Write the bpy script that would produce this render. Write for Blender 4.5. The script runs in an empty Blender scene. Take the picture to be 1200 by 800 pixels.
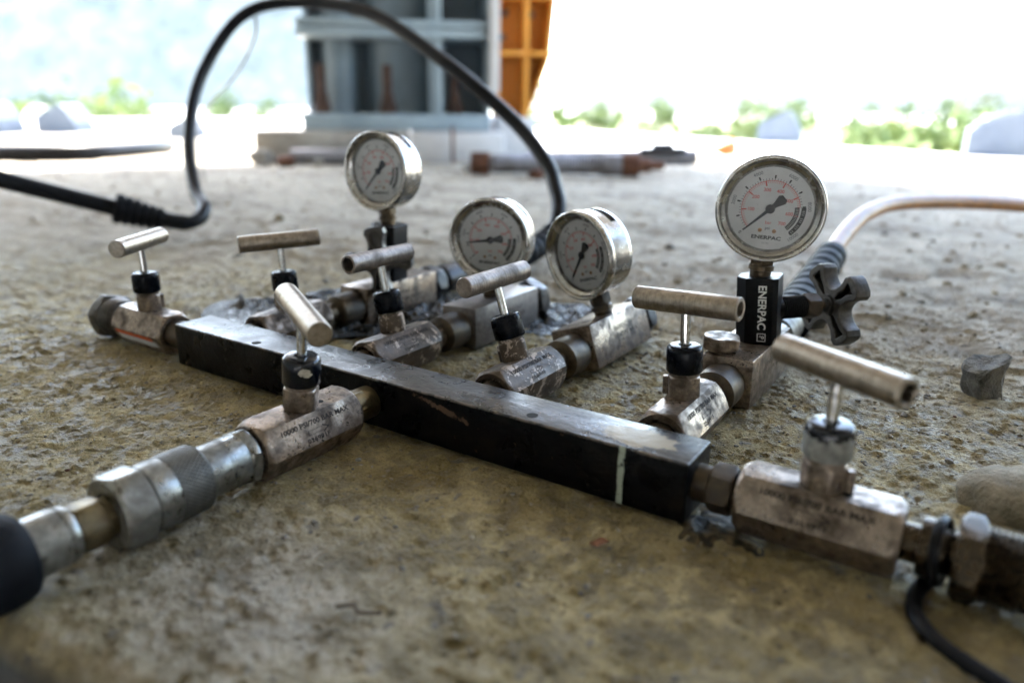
import bpy, bmesh, math, random
import numpy as np
from mathutils import Matrix, Vector
R = math.radians
MM = 0.001
random.seed(7)
rng = np.random.default_rng(7)
scn = bpy.context.scene
COL = scn.collection

# ------------------------------------------------------------------ camera
yaw, pitch, roll = -0.58327, 0.305683, 0.009657
fw = Vector((math.sin(yaw)*math.cos(pitch), math.cos(yaw)*math.cos(pitch), -math.sin(pitch)))
rt = Vector((math.cos(yaw), -math.sin(yaw), 0)); up = rt.cross(fw)
r2 = rt*math.cos(roll) + up*math.sin(roll); u2 = -rt*math.sin(roll) + up*math.cos(roll)
cam_d = bpy.data.cameras.new('camera'); cam = bpy.data.objects.new('camera', cam_d); COL.objects.link(cam)
mw = Matrix((( r2.x, u2.x, -fw.x, .50992), (r2.y, u2.y, -fw.y, -.30497), (r2.z, u2.z, -fw.z, .18964), (0, 0, 0, 1)))
cam.matrix_world = mw
cam_d.sensor_width = 36; cam_d.sensor_fit = 'HORIZONTAL'; cam_d.lens = 858.4/1200*36
cam_d.clip_start = .02; cam_d.clip_end = 8000
cam_d.dof.use_dof = True; cam_d.dof.focus_distance = .455; cam_d.dof.aperture_fstop = 3.6; cam_d.dof.aperture_blades = 7
scn.camera = cam

# ------------------------------------------------------------------ light
SUN_EL, SUN_AZ = 52, 305          # azimuth clockwise from +Y
w = bpy.data.worlds.new('World'); scn.world = w; w.use_nodes = True
nt = w.node_tree; bg = nt.nodes['Background']
sky = nt.nodes.new('ShaderNodeTexSky'); sky.sky_type = 'NISHITA'; sky.sun_disc = False
sky.sun_elevation = R(SUN_EL); sky.sun_rotation = R(SUN_AZ); sky.dust_density = 1.4; sky.air_density = 1.3
nt.links.new(sky.outputs[0], bg.inputs[0]); bg.inputs[1].default_value = .15
sd = bpy.data.lights.new('sun', 'SUN'); sd.energy = 4.2; sd.angle = R(.5); sd.color = (1, .95, .87)
so = bpy.data.objects.new('sun', sd); COL.objects.link(so)
sv = Vector((math.sin(R(SUN_AZ))*math.cos(R(SUN_EL)), math.cos(R(SUN_AZ))*math.cos(R(SUN_EL)), math.sin(R(SUN_EL))))
so.rotation_euler = sv.to_track_quat('Z', 'Y').to_euler()
scn.view_settings.view_transform = 'Standard'; scn.view_settings.look = 'None'
scn.view_settings.exposure = 3.5; scn.view_settings.gamma = 1

# ------------------------------------------------------------------ helpers
def tag(o, label=None, cat=None, group=None, kind=None):
    if label: o['label'] = label
    if cat: o['category'] = cat
    if group: o['group'] = group
    if kind: o['kind'] = kind
    return o
def empty(name, loc=(0, 0, 0)):
    o = bpy.data.objects.new(name, None); COL.objects.link(o); o.location = loc; o.empty_display_size = .01
    return o
def frame(o, z, x=None):
    z = Vector(z).normalized()
    x = Vector(x) if x is not None else (Vector((0, 0, 1)) if abs(z.z) < .9 else Vector((1, 0, 0)))
    x = (x - z*x.dot(z)).normalized(); y = z.cross(x); o = Vector(o)
    return Matrix(((x.x, y.x, z.x, o.x), (x.y, y.y, z.y, o.y), (x.z, y.z, z.z, o.z), (0, 0, 0, 1)))
_txt = {}
def text_geo(s, size, align='CENTER', bold=0.0):
    k = (s, size, align, bold)
    if k in _txt: return _txt[k]
    c = bpy.data.curves.new('t', 'FONT'); c.body = s; c.size = size; c.align_x = align; c.align_y = 'CENTER'; c.offset = bold; c.resolution_u = 3
    o = bpy.data.objects.new('t', c); COL.objects.link(o); bpy.context.view_layer.update()
    m = o.to_mesh(); vs = [tuple(v.co) for v in m.vertices]; fs = [tuple(p.vertices) for p in m.polygons]
    o.to_mesh_clear(); bpy.data.objects.remove(o); bpy.data.curves.remove(c)
    _txt[k] = (vs, fs); return _txt[k]
def outline_geo(loops, ext, bev):
    c = bpy.data.curves.new('c', 'CURVE'); c.dimensions = '2D'; c.fill_mode = 'BOTH'; c.extrude = ext; c.bevel_depth = bev; c.bevel_resolution = 2
    for L in loops:
        s = c.splines.new('POLY'); s.points.add(len(L)-1)
        for i, (x, y) in enumerate(L): s.points[i].co = (x, y, 0, 1)
        s.use_cyclic_u = True
    o = bpy.data.objects.new('c', c); COL.objects.link(o); bpy.context.view_layer.update()
    m = o.to_mesh(); vs = [tuple(v.co) for v in m.vertices]; fs = [tuple(p.vertices) for p in m.polygons]
    o.to_mesh_clear(); bpy.data.objects.remove(o); bpy.data.curves.remove(c)
    return vs, fs
class MB:
    """collects shapes, in millimetres"""
    def __init__(s): s.V = []; s.F = []; s.M = []
    def add(s, vs, fs, m=0, T=None):
        n = len(s.V)
        if T is None: s.V += [tuple(v) for v in vs]
        else: s.V += [tuple(T @ Vector(v)) for v in vs]
        s.F += [tuple(i+n for i in f) for f in fs]; s.M += [m]*len(fs); return s
    def lathe(s, prof, T=None, seg=40, m=0, caps=True, skip=None):
        vs = []; fs = []
        for r, z in prof:
            for k in range(seg):
                a = 2*math.pi*k/seg; vs.append((r*math.cos(a), r*math.sin(a), z))
        for i in range(len(prof)-1):
            for k in range(seg):
                if skip and skip(i, k): continue
                a, b = i*seg+k, i*seg+(k+1) % seg; fs.append((a, b, b+seg, a+seg))
        if caps:
            if prof[0][0] > 1e-6: fs.append(tuple(range(seg))[::-1])
            if prof[-1][0] > 1e-6: n = (len(prof)-1)*seg; fs.append(tuple(range(n, n+seg)))
        return s.add(vs, fs, m, T)
    def nut(s, af, z0, z1, T=None, n=6, m=0, ch=None, rnd=.985, both=(1, 1), hole=0):
        """regular prism with turned (chamfered) ends; a flat faces local +x"""
        sub = 6; Rc = af/2/math.cos(math.pi/n); L = z1-z0
        ch = ch or (Rc-af/2)*1.5
        lim = []
        st = 5
        ra = af/2*.97
        for i in range(st+1):
            f = i/st; lim.append((ra+(Rc*rnd-ra)*f, z0+ch*f**1.0*.62)) if both[0] else (lim.append((Rc*rnd, z0)) if i == st else None)
        for i in range(st, -1, -1):
            f = i/st; lim.append((ra+(Rc*rnd-ra)*f, z1-ch*f*.62)) if both[1] else (lim.append((Rc*rnd, z1)) if i == st else None)
        angs = []
        for k in range(n):
            for j in range(sub):
                d = -math.pi/n + 2*math.pi/n*(j/sub if j else .0)
                angs.append((2*math.pi/n*k+d, d))
        vs = []; fs = []; N = len(angs)
        for rl, z in lim:
            for a, d in angs:
                r = min(af/2/math.cos(d), rl); vs.append((r*math.cos(a), r*math.sin(a), z))
        for i in range(len(lim)-1):
            for k in range(N):
                a, b = i*N+k, i*N+(k+1) % N; fs.append((a, b, b+N, a+N))
        if hole:   # recessed mouth at both ends
            for e, z, dz in ((0, z0, 3), ((len(lim)-1)*N, z1, -3)):
                q = len(vs)
                for rr, zz in ((hole, z), (hole, z+dz)):
                    for a, d in angs: vs.append((rr*math.cos(a), rr*math.sin(a), zz))
                for k in range(N):
                    k2 = (k+1) % N
                    f1 = (e+k, q+k, q+k2, e+k2); f2 = (q+k, q+N+k, q+N+k2, q+k2)
                    fs += [f1, f2] if dz > 0 else [f1[::-1], f2[::-1]]
                fs.append(tuple(range(q+N, q+2*N)) if dz < 0 else tuple(range(q+N, q+2*N))[::-1])
        else:
            fs.append(tuple(range(N))[::-1]); e = (len(lim)-1)*N; fs.append(tuple(range(e, e+N)))
        return s.add(vs, fs, m, T)
    def box(s, a, b, T=None, m=0, bev=.6, segs=2):
        bm = bmesh.new(); bmesh.ops.create_cube(bm, size=1)
        for v in bm.verts:
            v.co = Vector([(a[i]+b[i])/2 + v.co[i]*(b[i]-a[i]) for i in range(3)])
        if bev: bmesh.ops.bevel(bm, geom=bm.edges[:], offset=bev, segments=segs, profile=.5, affect='EDGES')
        bm.verts.index_update()
        s.add([tuple(v.co) for v in bm.verts], [tuple(v.index for v in f.verts) for f in bm.faces], m, T); bm.free(); return s
    def tube(s, pts, rad, seg=20, m=0, caps=True):
        P = [Vector(p) for p in pts]; n = len(P); vs = []; fs = []
        nrm = None
        for i, p in enumerate(P):
            t = (P[min(i+1, n-1)]-P[max(i-1, 0)]).normalized()
            if nrm is None: nrm = (Vector((0, 0, 1)) if abs(t.z) < .9 else Vector((1, 0, 0)))
            nrm = (nrm - t*nrm.dot(t)).normalized(); bn = t.cross(nrm)
            r = rad[i] if hasattr(rad, '__len__') else rad
            for k in range(seg):
                a = 2*math.pi*k/seg; vs.append(tuple(p + nrm*(r*math.cos(a)) + bn*(r*math.sin(a))))
        for i in range(n-1):
            for k in range(seg):
                a, b = i*seg+k, i*seg+(k+1) % seg; fs.append((a, b, b+seg, a+seg))
        if caps: fs.append(tuple(range(seg))[::-1]); fs.append(tuple(range((n-1)*seg, n*seg)))
        return s.add(vs, fs, m)
    def text(s, st, size, T, m=0, bold=0.0, align='CENTER', wid=None):
        vs, fs = text_geo(st, size, align, bold)
        if wid:
            xs = [v[0] for v in vs]; k = wid/(max(xs)-min(xs)); T = T @ Matrix.Diagonal((k, 1, 1, 1))
        return s.add(vs, fs, m, T)
    def mesh(s, name, mats, sharp=34, smooth=True):
        me = bpy.data.meshes.new(name); me.from_pydata([(v[0]*MM, v[1]*MM, v[2]*MM) for v in s.V], [], s.F)
        for mt in (mats if isinstance(mats, (list, tuple)) else [mats]): me.materials.append(mt)
        me.polygons.foreach_set('material_index', s.M)
        if smooth:
            me.polygons.foreach_set('use_smooth', [True]*len(s.F)); me.set_sharp_from_angle(angle=R(sharp))
        me.update(); return me
    def build(s, name, mats, parent=None, sharp=34, smooth=True):
        return link(name, s.mesh(name, mats, sharp, smooth), parent)
def link(name, me, parent=None, mat=None):
    o = bpy.data.objects.new(name, me); COL.objects.link(o)
    if parent: o.parent = parent
    if mat is not None: o.matrix_local = mat
    return o
def mmT(T):   # millimetre matrix -> metre object matrix
    T = T.copy(); T.translation = T.translation*MM; return T
def spline(pts, n=12):
    P = [Vector(p) for p in pts]; out = []
    P = [P[0]*2-P[1]] + P + [P[-1]*2-P[-2]]
    for i in range(1, len(P)-2):
        for j in range(n):
            t = j/n; a, b, c, d = P[i-1], P[i], P[i+1], P[i+2]
            out.append(.5*((2*b)+(c-a)*t+(2*a-5*b+4*c-d)*t*t+(3*b-a-3*c+d)*t**3))
    out.append(P[-2]); return out

# ------------------------------------------------------------------ materials
class NB:
    def __init__(s, name):
        s.m = bpy.data.materials.new(name); s.m.use_nodes = True; s.t = s.m.node_tree; s.n = s.t.nodes; s.b = s.n['Principled BSDF']
        s.tc = s.n.new('ShaderNodeTexCoord').outputs['Object']
        s.off = None
    def L(s, a, b): s.t.links.new(a, b)
    def pos(s, rnd=True):
        if not rnd: return s.tc
        if s.off is None:
            oi = s.n.new('ShaderNodeObjectInfo'); ml = s.n.new('ShaderNodeVectorMath'); ml.operation = 'SCALE'; ml.inputs[3].default_value = 3.1
            cx = s.n.new('ShaderNodeCombineXYZ'); s.L(oi.outputs['Random'], cx.inputs[0]); s.L(oi.outputs['Random'], cx.inputs[1]); s.L(cx.outputs[0], ml.inputs[0])
            ad = s.n.new('ShaderNodeVectorMath'); ad.operation = 'ADD'; s.L(s.tc, ad.inputs[0]); s.L(ml.outputs[0], ad.inputs[1]); s.off = ad.outputs[0]
        return s.off
    def noise(s, scale, detail=4, rough=.55, dist=0, stretch=None, rnd=True):
        n = s.n.new('ShaderNodeTexNoise'); n.inputs['Scale'].default_value = scale; n.inputs['Detail'].default_value = detail
        n.inputs['Roughness'].default_value = rough; n.inputs['Distortion'].default_value = dist
        p = s.pos(rnd)
        if stretch:
            mp = s.n.new('ShaderNodeMapping'); mp.inputs['Scale'].default_value = stretch; s.L(p, mp.inputs[0]); p = mp.outputs[0]
        s.L(p, n.inputs['Vector']); return n.outputs['Fac']
    def vor(s, scale, feat='F1', rnd=False):
        n = s.n.new('ShaderNodeTexVoronoi'); n.feature = feat; n.inputs['Scale'].default_value = scale; s.L(s.pos(rnd), n.inputs['Vector']); return n.outputs['Distance']
    def ramp(s, f, a, b, lo=0., hi=1.):
        n = s.n.new('ShaderNodeMapRange'); n.clamp = True; n.inputs[1].default_value = a; n.inputs[2].default_value = b; n.inputs[3].default_value = lo; n.inputs[4].default_value = hi
        s.L(f, n.inputs[0]); return n.outputs[0]
    def mix(s, f, a, b):
        n = s.n.new('ShaderNodeMix'); n.data_type = 'RGBA'
        if isinstance(f, (int, float)): n.inputs[0].default_value = f
        else: s.L(f, n.inputs[0])
        for i, c in ((6, a), (7, b)):
            if isinstance(c, tuple): n.inputs[i].default_value = (*c, 1)
            else: s.L(c, n.inputs[i])
        return n.outputs[2]
    def math(s, op, a, b=0.):
        n = s.n.new('ShaderNodeMath'); n.operation = op; n.use_clamp = False
        for i, c in ((0, a), (1, b)):
            if isinstance(c, (int, float)): n.inputs[i].default_value = c
            else: s.L(c, n.inputs[i])
        return n.outputs[0]
    def xyz(s):
        n = s.n.new('ShaderNodeSeparateXYZ'); s.L(s.tc, n.inputs[0]); return n.outputs
    def bump(s, h, dist, strength=1.):
        n = s.n.new('ShaderNodeBump'); n.inputs['Distance'].default_value = dist; n.inputs['Strength'].default_value = strength
        s.L(h, n.inputs['Height']); s.L(n.outputs[0], s.b.inputs['Normal']); return n
    def set(s, **k):
        for a, v in k.items():
            i = s.b.inputs[a.replace('_', ' ')]
            if isinstance(v, (int, float)): i.default_value = v
            elif isinstance(v, tuple): i.default_value = (*v, 1) if len(v) == 3 else v
            else: s.L(v, i)
        return s
M = {}
def worn(name, base, dirt, metal=1., r0=.25, r1=.6, d0=.5, d1=.62, sc=90, bump=.00012, fleck=None, grime=.0):
    b = NB(name)
    n1 = b.noise(sc, 6, .62, .3); n2 = b.noise(sc*5, 4, .6); n3 = b.noise(sc*.35, 3, .5)
    f = b.ramp(b.math('ADD', b.math('MULTIPLY', n1, .65), b.math('MULTIPLY', n3, .35)), d0, d1)
    lighter = tuple(min(1, c*1.18) for c in base); darker = tuple(c*.72 for c in base)
    col = b.mix(b.ramp(n2, .35, .65), darker, lighter)
    col = b.mix(f, col, dirt)
    met = b.ramp(f, 0, 1, metal, metal*.15)
    ro = b.math('ADD', b.ramp(n2, .3, .7, r0, r0+.16), b.ramp(f, 0, 1, 0, r1-r0))
    if fleck:
        n4 = b.noise(sc*1.6, 8, .72, .6); g = b.ramp(n4, fleck[1], fleck[1]+.025)
        col = b.mix(g, col, fleck[0]); met = b.math('MULTIPLY', met, b.ramp(g, 0, 1, 1, .2)); 
    if name.startswith('handle'):
        ln = b.noise(1, 3, .7, stretch=(900, 12, 12)); n1 = b.math('ADD', n1, b.math('MULTIPLY', ln, 2.2)); col = b.mix(b.ramp(ln, .4, .7, 0, .35), col, dirt)
    b.set(Base_Color=col, Metallic=met, Roughness=ro, Specular_IOR_Level=.14 if max(base) < .02 else .5); b.bump(b.math('ADD', n1, b.math('MULTIPLY', n2, .5)), bump*2.2, .8)
    M[name] = b.m; return b
worn('plated_steel', (.29, .232, .185), (.050, .031, .017), .88, .22, .56, .44, .60, 110, bump=.00016)
worn('plated_steel_scuffed', (.095, .068, .048), (.035, .022, .013), .4, .36, .6, .45, .65, 60, fleck=((.40, .32, .26), .545))
worn('block_steel', (.20, .18, .17), (.065, .05, .036), .85, .34, .6, .50, .68, 40)
worn('grimy_nipple', (.11, .082, .052), (.025, .016, .010), .85, .28, .5, .42, .60, 60)
worn('handle_steel', (.35, .30, .245), (.10, .07, .044), .95, .27, .5, .55, .70, 55, bump=.00006)
worn('handle_steel_worn', (.27, .23, .20), (.07, .05, .034), .9, .33, .5, .47, .62, 60, bump=.0001)
worn('chrome', (.66, .65, .63), (.3, .26, .2), 1, .10, .35, .62, .75, 90, bump=.00002)
worn('zinc', (.26, .26, .245), (.075, .066, .05), .95, .22, .45, .45, .62, 60, bump=.00008)
worn('knurled_zinc', (.12, .118, .11), (.05, .045, .036), .9, .35, .5, .45, .65, 60)
worn('yellow_zinc', (.17, .135, .075), (.045, .033, .02), .9, .3, .5, .44, .62, 60)
worn('stainless', (.42, .405, .38), (.26, .215, .15), 1, .16, .28, .68, 1.0, 22, bump=.000006)
worn('dark_steel', (.035, .034, .036), (.018, .016, .014), .6, .24, .5, .5, .7, 60)
worn('oily_steel', (.060, .043, .026), (.018, .014, .011), .8, .18, .45, .48, .66, 60)
worn('dark_rust', (.060, .030, .020), (.03, .018, .014), .0, .8, .95, .45, .6, 30)
worn('rust', (.13, .052, .026), (.05, .022, .014), .0, .8, .95, .45, .6, 30, bump=.0006)
worn('pipe_steel', (.24, .24, .27), (.11, .09, .08), .5, .42, .7, .5, .7, 12)
worn('cast_iron', (.085, .077, .070), (.022, .019, .016), .75, .34, .55, .48, .64, 80, bump=.00025)
b = worn('black_plastic', (.004, .005, .008), (.010, .009, .009), 0, .18, .3, .62, .75, 30, bump=.00001)
for nm, cfg in (('cap_chipped', 0), ('cap_scraped', 1)):
    b = NB(nm); x, y, z = b.xyz(); n1 = b.noise(260, 5, .65, .4, rnd=False)
    if cfg == 0:
        q = [b.math('MULTIPLY', b.math('SUBTRACT', c, v), 1/s_) for c, v, s_ in ((x, -.0052, .0038), (y, -.0090, .0038), (z, .0402, .0030))]
        dd = b.math('ADD', b.math('MULTIPLY', q[0], q[0]), b.math('ADD', b.math('MULTIPLY', q[1], q[1]), b.math('MULTIPLY', q[2], q[2])))
        mk = b.ramp(b.math('ADD', dd, b.math('MULTIPLY', b.math('SUBTRACT', n1, .5), 3.)), .7, .8, 1, 0); pc = (.40, .37, .29)
    else:
        mk = b.ramp(b.math('ADD', z, b.math('MULTIPLY', b.math('SUBTRACT', n1, .5), .012)), .0405, .0412, 1, 0); pc = (.22, .22, .20)
    b.set(Base_Color=b.mix(mk, (.004, .005, .008), b.mix(b.ramp(n1, .4, .6), pc, tuple(v*.5 for v in pc))), Roughness=b.ramp(mk, 0, 1, .2, .6), Specular_IOR_Level=.4); M[nm] = b.m
worn('rubber', (.006, .0065, .009), (.014, .014, .015), 0, .30, .55, .55, .72, 30, bump=.00008)
worn('boot_rubber', (.003, .0035, .0055), (.007, .007, .009), 0, .55, .65, .55, .7, 30, bump=.00004)
worn('amber_hose', (.34, .15, .04), (.22, .11, .04), 0, .30, .4, .5, .7, 20, bump=.00003)
worn('black_oxide', (.006, .006, .007), (.016, .012, .01), .2, .30, .45, .55, .7, 60)
# bar: black oxide coat, bare scraped patch near one end
b = NB('bar_black'); x, y, z = b.xyz()
n1 = b.noise(45, 7, .65, .4, rnd=False); n2 = b.noise(320, 4, .6, rnd=False); n3 = b.noise(22, 4, .6, 1., stretch=(.35, 1.4, 1), rnd=False)
col = b.mix(b.ramp(n1, .52, .68), (.0035, .0036, .0048), (.013, .010, .008))
col = b.mix(b.ramp(b.noise(160, 8, .75, rnd=False), .635, .66), col, (.13, .088, .055))
# scraped patch at the right-hand end of the top
px = b.math('DIVIDE', b.math('SUBTRACT', x, .377), .024); py = b.math('DIVIDE', b.math('SUBTRACT', y, .0145), .0125)
dd = b.math('SQRT', b.math('ADD', b.math('MULTIPLY', px, px), b.math('MULTIPLY', py, py)))
dd = b.math('ADD', dd, b.math('MULTIPLY', b.math('SUBTRACT', b.noise(90, 5, .65, rnd=False), .5), 1.5))
pm = b.math('MULTIPLY', b.ramp(dd, .80, .92, 1, 0), b.ramp(z, .0312, .0316))
col = b.mix(pm, col, (.33, .27, .18))
# pale paint line down the front
sx = b.math('ABSOLUTE', b.math('SUBTRACT', b.math('ADD', x, b.math('MULTIPLY', b.noise(120, 3, rnd=False), .0018)), .3752))
sm = b.math('MULTIPLY', b.ramp(sx, .0013, .0020, 1, 0), b.math('MULTIPLY', b.ramp(y, .0004, .0008, 1, 0), b.ramp(b.noise(260, 4, rnd=False), .30, .46)))
col = b.mix(sm, col, (.36, .40, .33))
# rust scrape by the second port
qx = b.math('DIVIDE', b.math('SUBTRACT', x, .262), .026); qz = b.math('DIVIDE', b.math('SUBTRACT', b.math('ADD', z, b.math('MULTIPLY', x, .22)), .082), .0025)
qd = b.math('ADD', b.math('SQRT', b.math('ADD', b.math('MULTIPLY', qx, qx), b.math('MULTIPLY', qz, qz))), b.math('MULTIPLY', b.math('SUBTRACT', b.noise(200, 6, .7, rnd=False), .5), 3.))
col = b.mix(b.math('MULTIPLY', b.ramp(qd, .55, .8, 1, 0), b.ramp(y, .0004, .0008, 1, 0)), col, (.10, .065, .045))
em = b.math('MULTIPLY', b.math('MULTIPLY', b.ramp(y, .0006, .0016, 1, 0), b.ramp(z, .0304, .0314)), b.ramp(b.noise(70, 7, .7, rnd=False), .46, .56))
col = b.mix(em, col, (.13, .105, .085))
dm = b.math('MULTIPLY', b.ramp(z, .0312, .0318), b.ramp(b.math('ADD', n3, b.math('MULTIPLY', b.math('SUBTRACT', n2, .5), .5)), .50, .66, 0, .5))
col = b.mix(b.math('MULTIPLY', dm, b.ramp(pm, 0, 1, 1, 0)), col, (.075, .060, .046))
b.set(Base_Color=col, Roughness=b.math('ADD', b.ramp(n1, .35, .65, .20, .46), b.math('MULTIPLY', pm, .2)), Metallic=0., Specular_IOR_Level=b.ramp(z, .0305, .0316, .12, .75))
b.bump(b.math('ADD', b.math('MULTIPLY', n1, 1.), b.math('ADD', b.math('MULTIPLY', n3, 1.2), b.math('MULTIPLY', n2, .22))), .0013, .8); M['bar_black'] = b.m
def plain(name, col, rough=.5, metal=0., **k):
    b = NB(name); n = b.noise(60, 4); b.set(Base_Color=b.mix(b.ramp(n, .3, .7), tuple(c*.85 for c in col), col), Roughness=rough, Metallic=metal, **k); M[name] = b.m; return b
plain('dial_white', (.68, .68, .68), .6); plain('print_black', (.012, .012, .018), .5); plain('print_red', (.62, .10, .09), .5); plain('print_grey', (.20, .20, .22), .6)
plain('pointer_black', (.008, .009, .016), .45); plain('print_white', (.72, .72, .70), .5); plain('engrave', (.018, .013, .010), .9); plain('screw_brass', (.42, .24, .13), .4, .8)
plain('orange_sticker', (.72, .11, .02), .5); plain('hole_black', (.004, .004, .004), .9); plain('orange_plastic', (.75, .16, .04), .5)
b = NB('gauge_glass'); n = b.n; tr = n.new('ShaderNodeBsdfTransparent'); gl = n.new('ShaderNodeBsdfGlossy'); gl.inputs['Roughness'].default_value = .03
tr.inputs[0].default_value = (.97, .965, .95, 1); fr = n.new('ShaderNodeFresnel'); fr.inputs[0].default_value = 1.5; mx = n.new('ShaderNodeMixShader')
df = n.new('ShaderNodeBsdfDiffuse'); df.inputs[0].default_value = (.5, .48, .44, 1); mx2 = n.new('ShaderNodeMixShader')
spk = b.ramp(b.noise(900, 2, .5), .72, .76, .03, .9); b.L(spk, mx2.inputs[0])
b.L(fr.outputs[0], mx.inputs[0]); b.L(tr.outputs[0], mx.inputs[1]); b.L(gl.outputs[0], mx.inputs[2]); b.L(mx.outputs[0], mx2.inputs[1]); b.L(df.outputs[0], mx2.inputs[2])
b.L(mx2.outputs[0], n['Material Output'].inputs[0]); M['gauge_glass'] = b.m

# slab: trowelled, oil-stained concrete
b = NB('slab_concrete'); x, y, z = b.xyz()
nA = b.noise(5.5, 6, .6, .3, rnd=False); nB = b.noise(28, 7, .65, .3, rnd=False); nC = b.noise(150, 6, .65, rnd=False); nD = b.noise(520, 4, .6, rnd=False)
nE = b.noise(60, 5, .6, .8, rnd=False)
grey = b.mix(b.ramp(nB, .35, .65), (.31, .268, .208), (.56, .50, .41))
brown = b.mix(b.ramp(nB, .36, .64), (.265, .200, .080), (.56, .455, .245))
# oil stain fades out with distance from the manifold
dx = b.math('DIVIDE', b.math('SUBTRACT', x, .20), .95); dy = b.math('DIVIDE', b.math('SUBTRACT', y, -.02), .42)
dr = b.math('SQRT', b.math('ADD', b.math('MULTIPLY', dx, dx), b.math('MULTIPLY', dy, dy)))
st = b.ramp(b.math('ADD', dr, b.math('MULTIPLY', b.math('SUBTRACT', nA, .5), 1.2)), .45, 1.15, 1, 0)
col = b.mix(st, grey, brown)
bk = b.noise(3.2, 5, .6, .8, stretch=(.6, 1.6, 1), rnd=False); col = b.mix(b.math('MULTIPLY', b.ramp(y, .25, .6), b.ramp(bk, .50, .66, 0, .65)), col, (.15, .125, .095))
# dried milky laitance in front
lx = b.math('DIVIDE', b.math('SUBTRACT', x, .275), .085); ly = b.math('DIVIDE', b.math('SUBTRACT', y, -.150), .055)
lr = b.math('SQRT', b.math('ADD', b.math('MULTIPLY', lx, lx), b.math('MULTIPLY', ly, ly)))
lm = b.ramp(b.math('ADD', lr, b.math('MULTIPLY', b.math('SUBTRACT', nE, .5), 2.6)), .35, 1.25, .75, 0)
col = b.mix(lm, col, (.50, .46, .40))
col = b.mix(b.ramp(nC, .56, .74, 0, .6), col, (.50, .44, .35))
col = b.mix(b.ramp(nC, .32, .41, .7, 0), col, (.085, .062, .030))
col = b.mix(b.ramp(b.noise(75, 3, .5, rnd=False), .66, .70, 0, .7), col, (.19, .18, .17))
nG = b.noise(640, 4, .7, rnd=False); col = b.mix(b.ramp(nG, .58, .66, 0, .55), col, (.56, .49, .36)); col = b.mix(b.ramp(nG, .36, .43, .6, 0), col, (.07, .052, .028))
# raw grey broken edge
ed = b.ramp(z, -.016, -.006, 1, 0); col = b.mix(ed, col, (.13, .13, .125))
geo = b.n.new('ShaderNodeNewGeometry')
wet = b.math('MULTIPLY', st, b.ramp(b.math('ADD', nE, b.math('MULTIPLY', nC, .3)), .58, .74))
b.set(Base_Color=b.mix(b.math('MULTIPLY', wet, .45), col, (.06, .045, .025)), Roughness=b.ramp(wet, 0, 1, .85, .38), Specular_IOR_Level=.3)
nF = b.noise(1100, 4, .65, rnd=False)
b.bump(b.math('ADD', b.math('ADD', b.math('MULTIPLY', nC, .55), b.math('MULTIPLY', nD, .60)), b.math('MULTIPLY', nF, .34)), .0056, 1.); M['slab_concrete'] = b.m
def rough_mat(name, c1, c2, sc, rough=.85, bd=.01, sc2=None):
    b = NB(name); n1 = b.noise(sc, 6, .6, rnd=False); n2 = b.noise(sc2 or sc*7, 5, .6, rnd=False)
    c = b.mix(b.ramp(n1, .35, .65), c1, c2); c = b.mix(b.ramp(n2, .55, .7, 0, .4), c, tuple(v*.6 for v in c1))
    b.set(Base_Color=c, Roughness=rough); b.bump(b.math('ADD', n1, b.math('MULTIPLY', n2, .5)), bd, .8); M[name] = b.m; return b
rough_mat('pale_dirt', (.44, .43, .42), (.60, .59, .58), .8, bd=.02)
rough_mat('deck_concrete', (.36, .34, .31), (.46, .44, .40), 1.5, bd=.01)
rough_mat('pad_concrete', (.22, .20, .18), (.36, .34, .31), 6, bd=.004)
rough_mat('white_concrete', (.50, .50, .52), (.64, .64, .66), 3, bd=.003)
rough_mat('blue_paint', (.10, .140, .180), (.15, .20, .245), 5, rough=.45, bd=.001)
rough_mat('pale_blue_paint', (.20, .265, .315), (.29, .36, .41), 7, rough=.45, bd=.001)
rough_mat('orange_paint', (.60, .25, .03), (.76, .34, .05), 4, rough=.5, bd=.001)
rough_mat('hill_green', (.095, .108, .098), (.21, .21, .18), .03, bd=2.)
rough_mat('blue_grey_block', (.10, .12, .155), (.14, .16, .19), 3, bd=.002)  # even blue grey colour of the sloped yard blocks
rough_mat('hill_dark', (.008, .015, .021), (.015, .022, .024), .03, bd=2.)
rough_mat('grass', (.05, .085, .02), (.26, .22, .13), .12, bd=.05)
rough_mat('leaf', (.06, .10, .02), (.13, .17, .04), 2, bd=.0)
rough_mat('leaf_light', (.09, .13, .03), (.16, .19, .06), 2, bd=.0)
rough_mat('bark', (.10, .08, .06), (.16, .13, .10), 8, bd=.01)
rough_mat('grey_stone', (.13, .12, .105), (.24, .22, .19), 60, bd=.003)
rough_mat('dark_stone', (.05, .047, .040), (.20, .18, .15), 90, bd=.004)
rough_mat('beige_stone', (.15, .125, .08), (.36, .30, .21), 60, bd=.005)
rough_mat('dry_leaf', (.10, .035, .015), (.20, .08, .03), 200, bd=.0003)
rough_mat('pale_grit', (.30, .26, .20), (.44, .39, .31), 45, bd=.001)
b = NB('oil'); n1 = b.noise(120, 5, .6, .5, rnd=False); b.set(Base_Color=b.mix(b.ramp(n1, .45, .6), (.006, .006, .006), (.05, .038, .025)), Roughness=b.ramp(n1, .4, .6, .12, .4), Specular_IOR_Level=.5); b.bump(n1, .010, 1.); M['oil'] = b.m
b = NB('grime_film'); n1 = b.noise(140, 5, .6, .5, rnd=False); b.set(Base_Color=b.mix(b.ramp(n1, .45, .6), (.02, .016, .010), (.12, .09, .05)), Roughness=.4, Specular_IOR_Level=.25); b.bump(n1, .004, .8); M['grime_film'] = b.m

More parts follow.
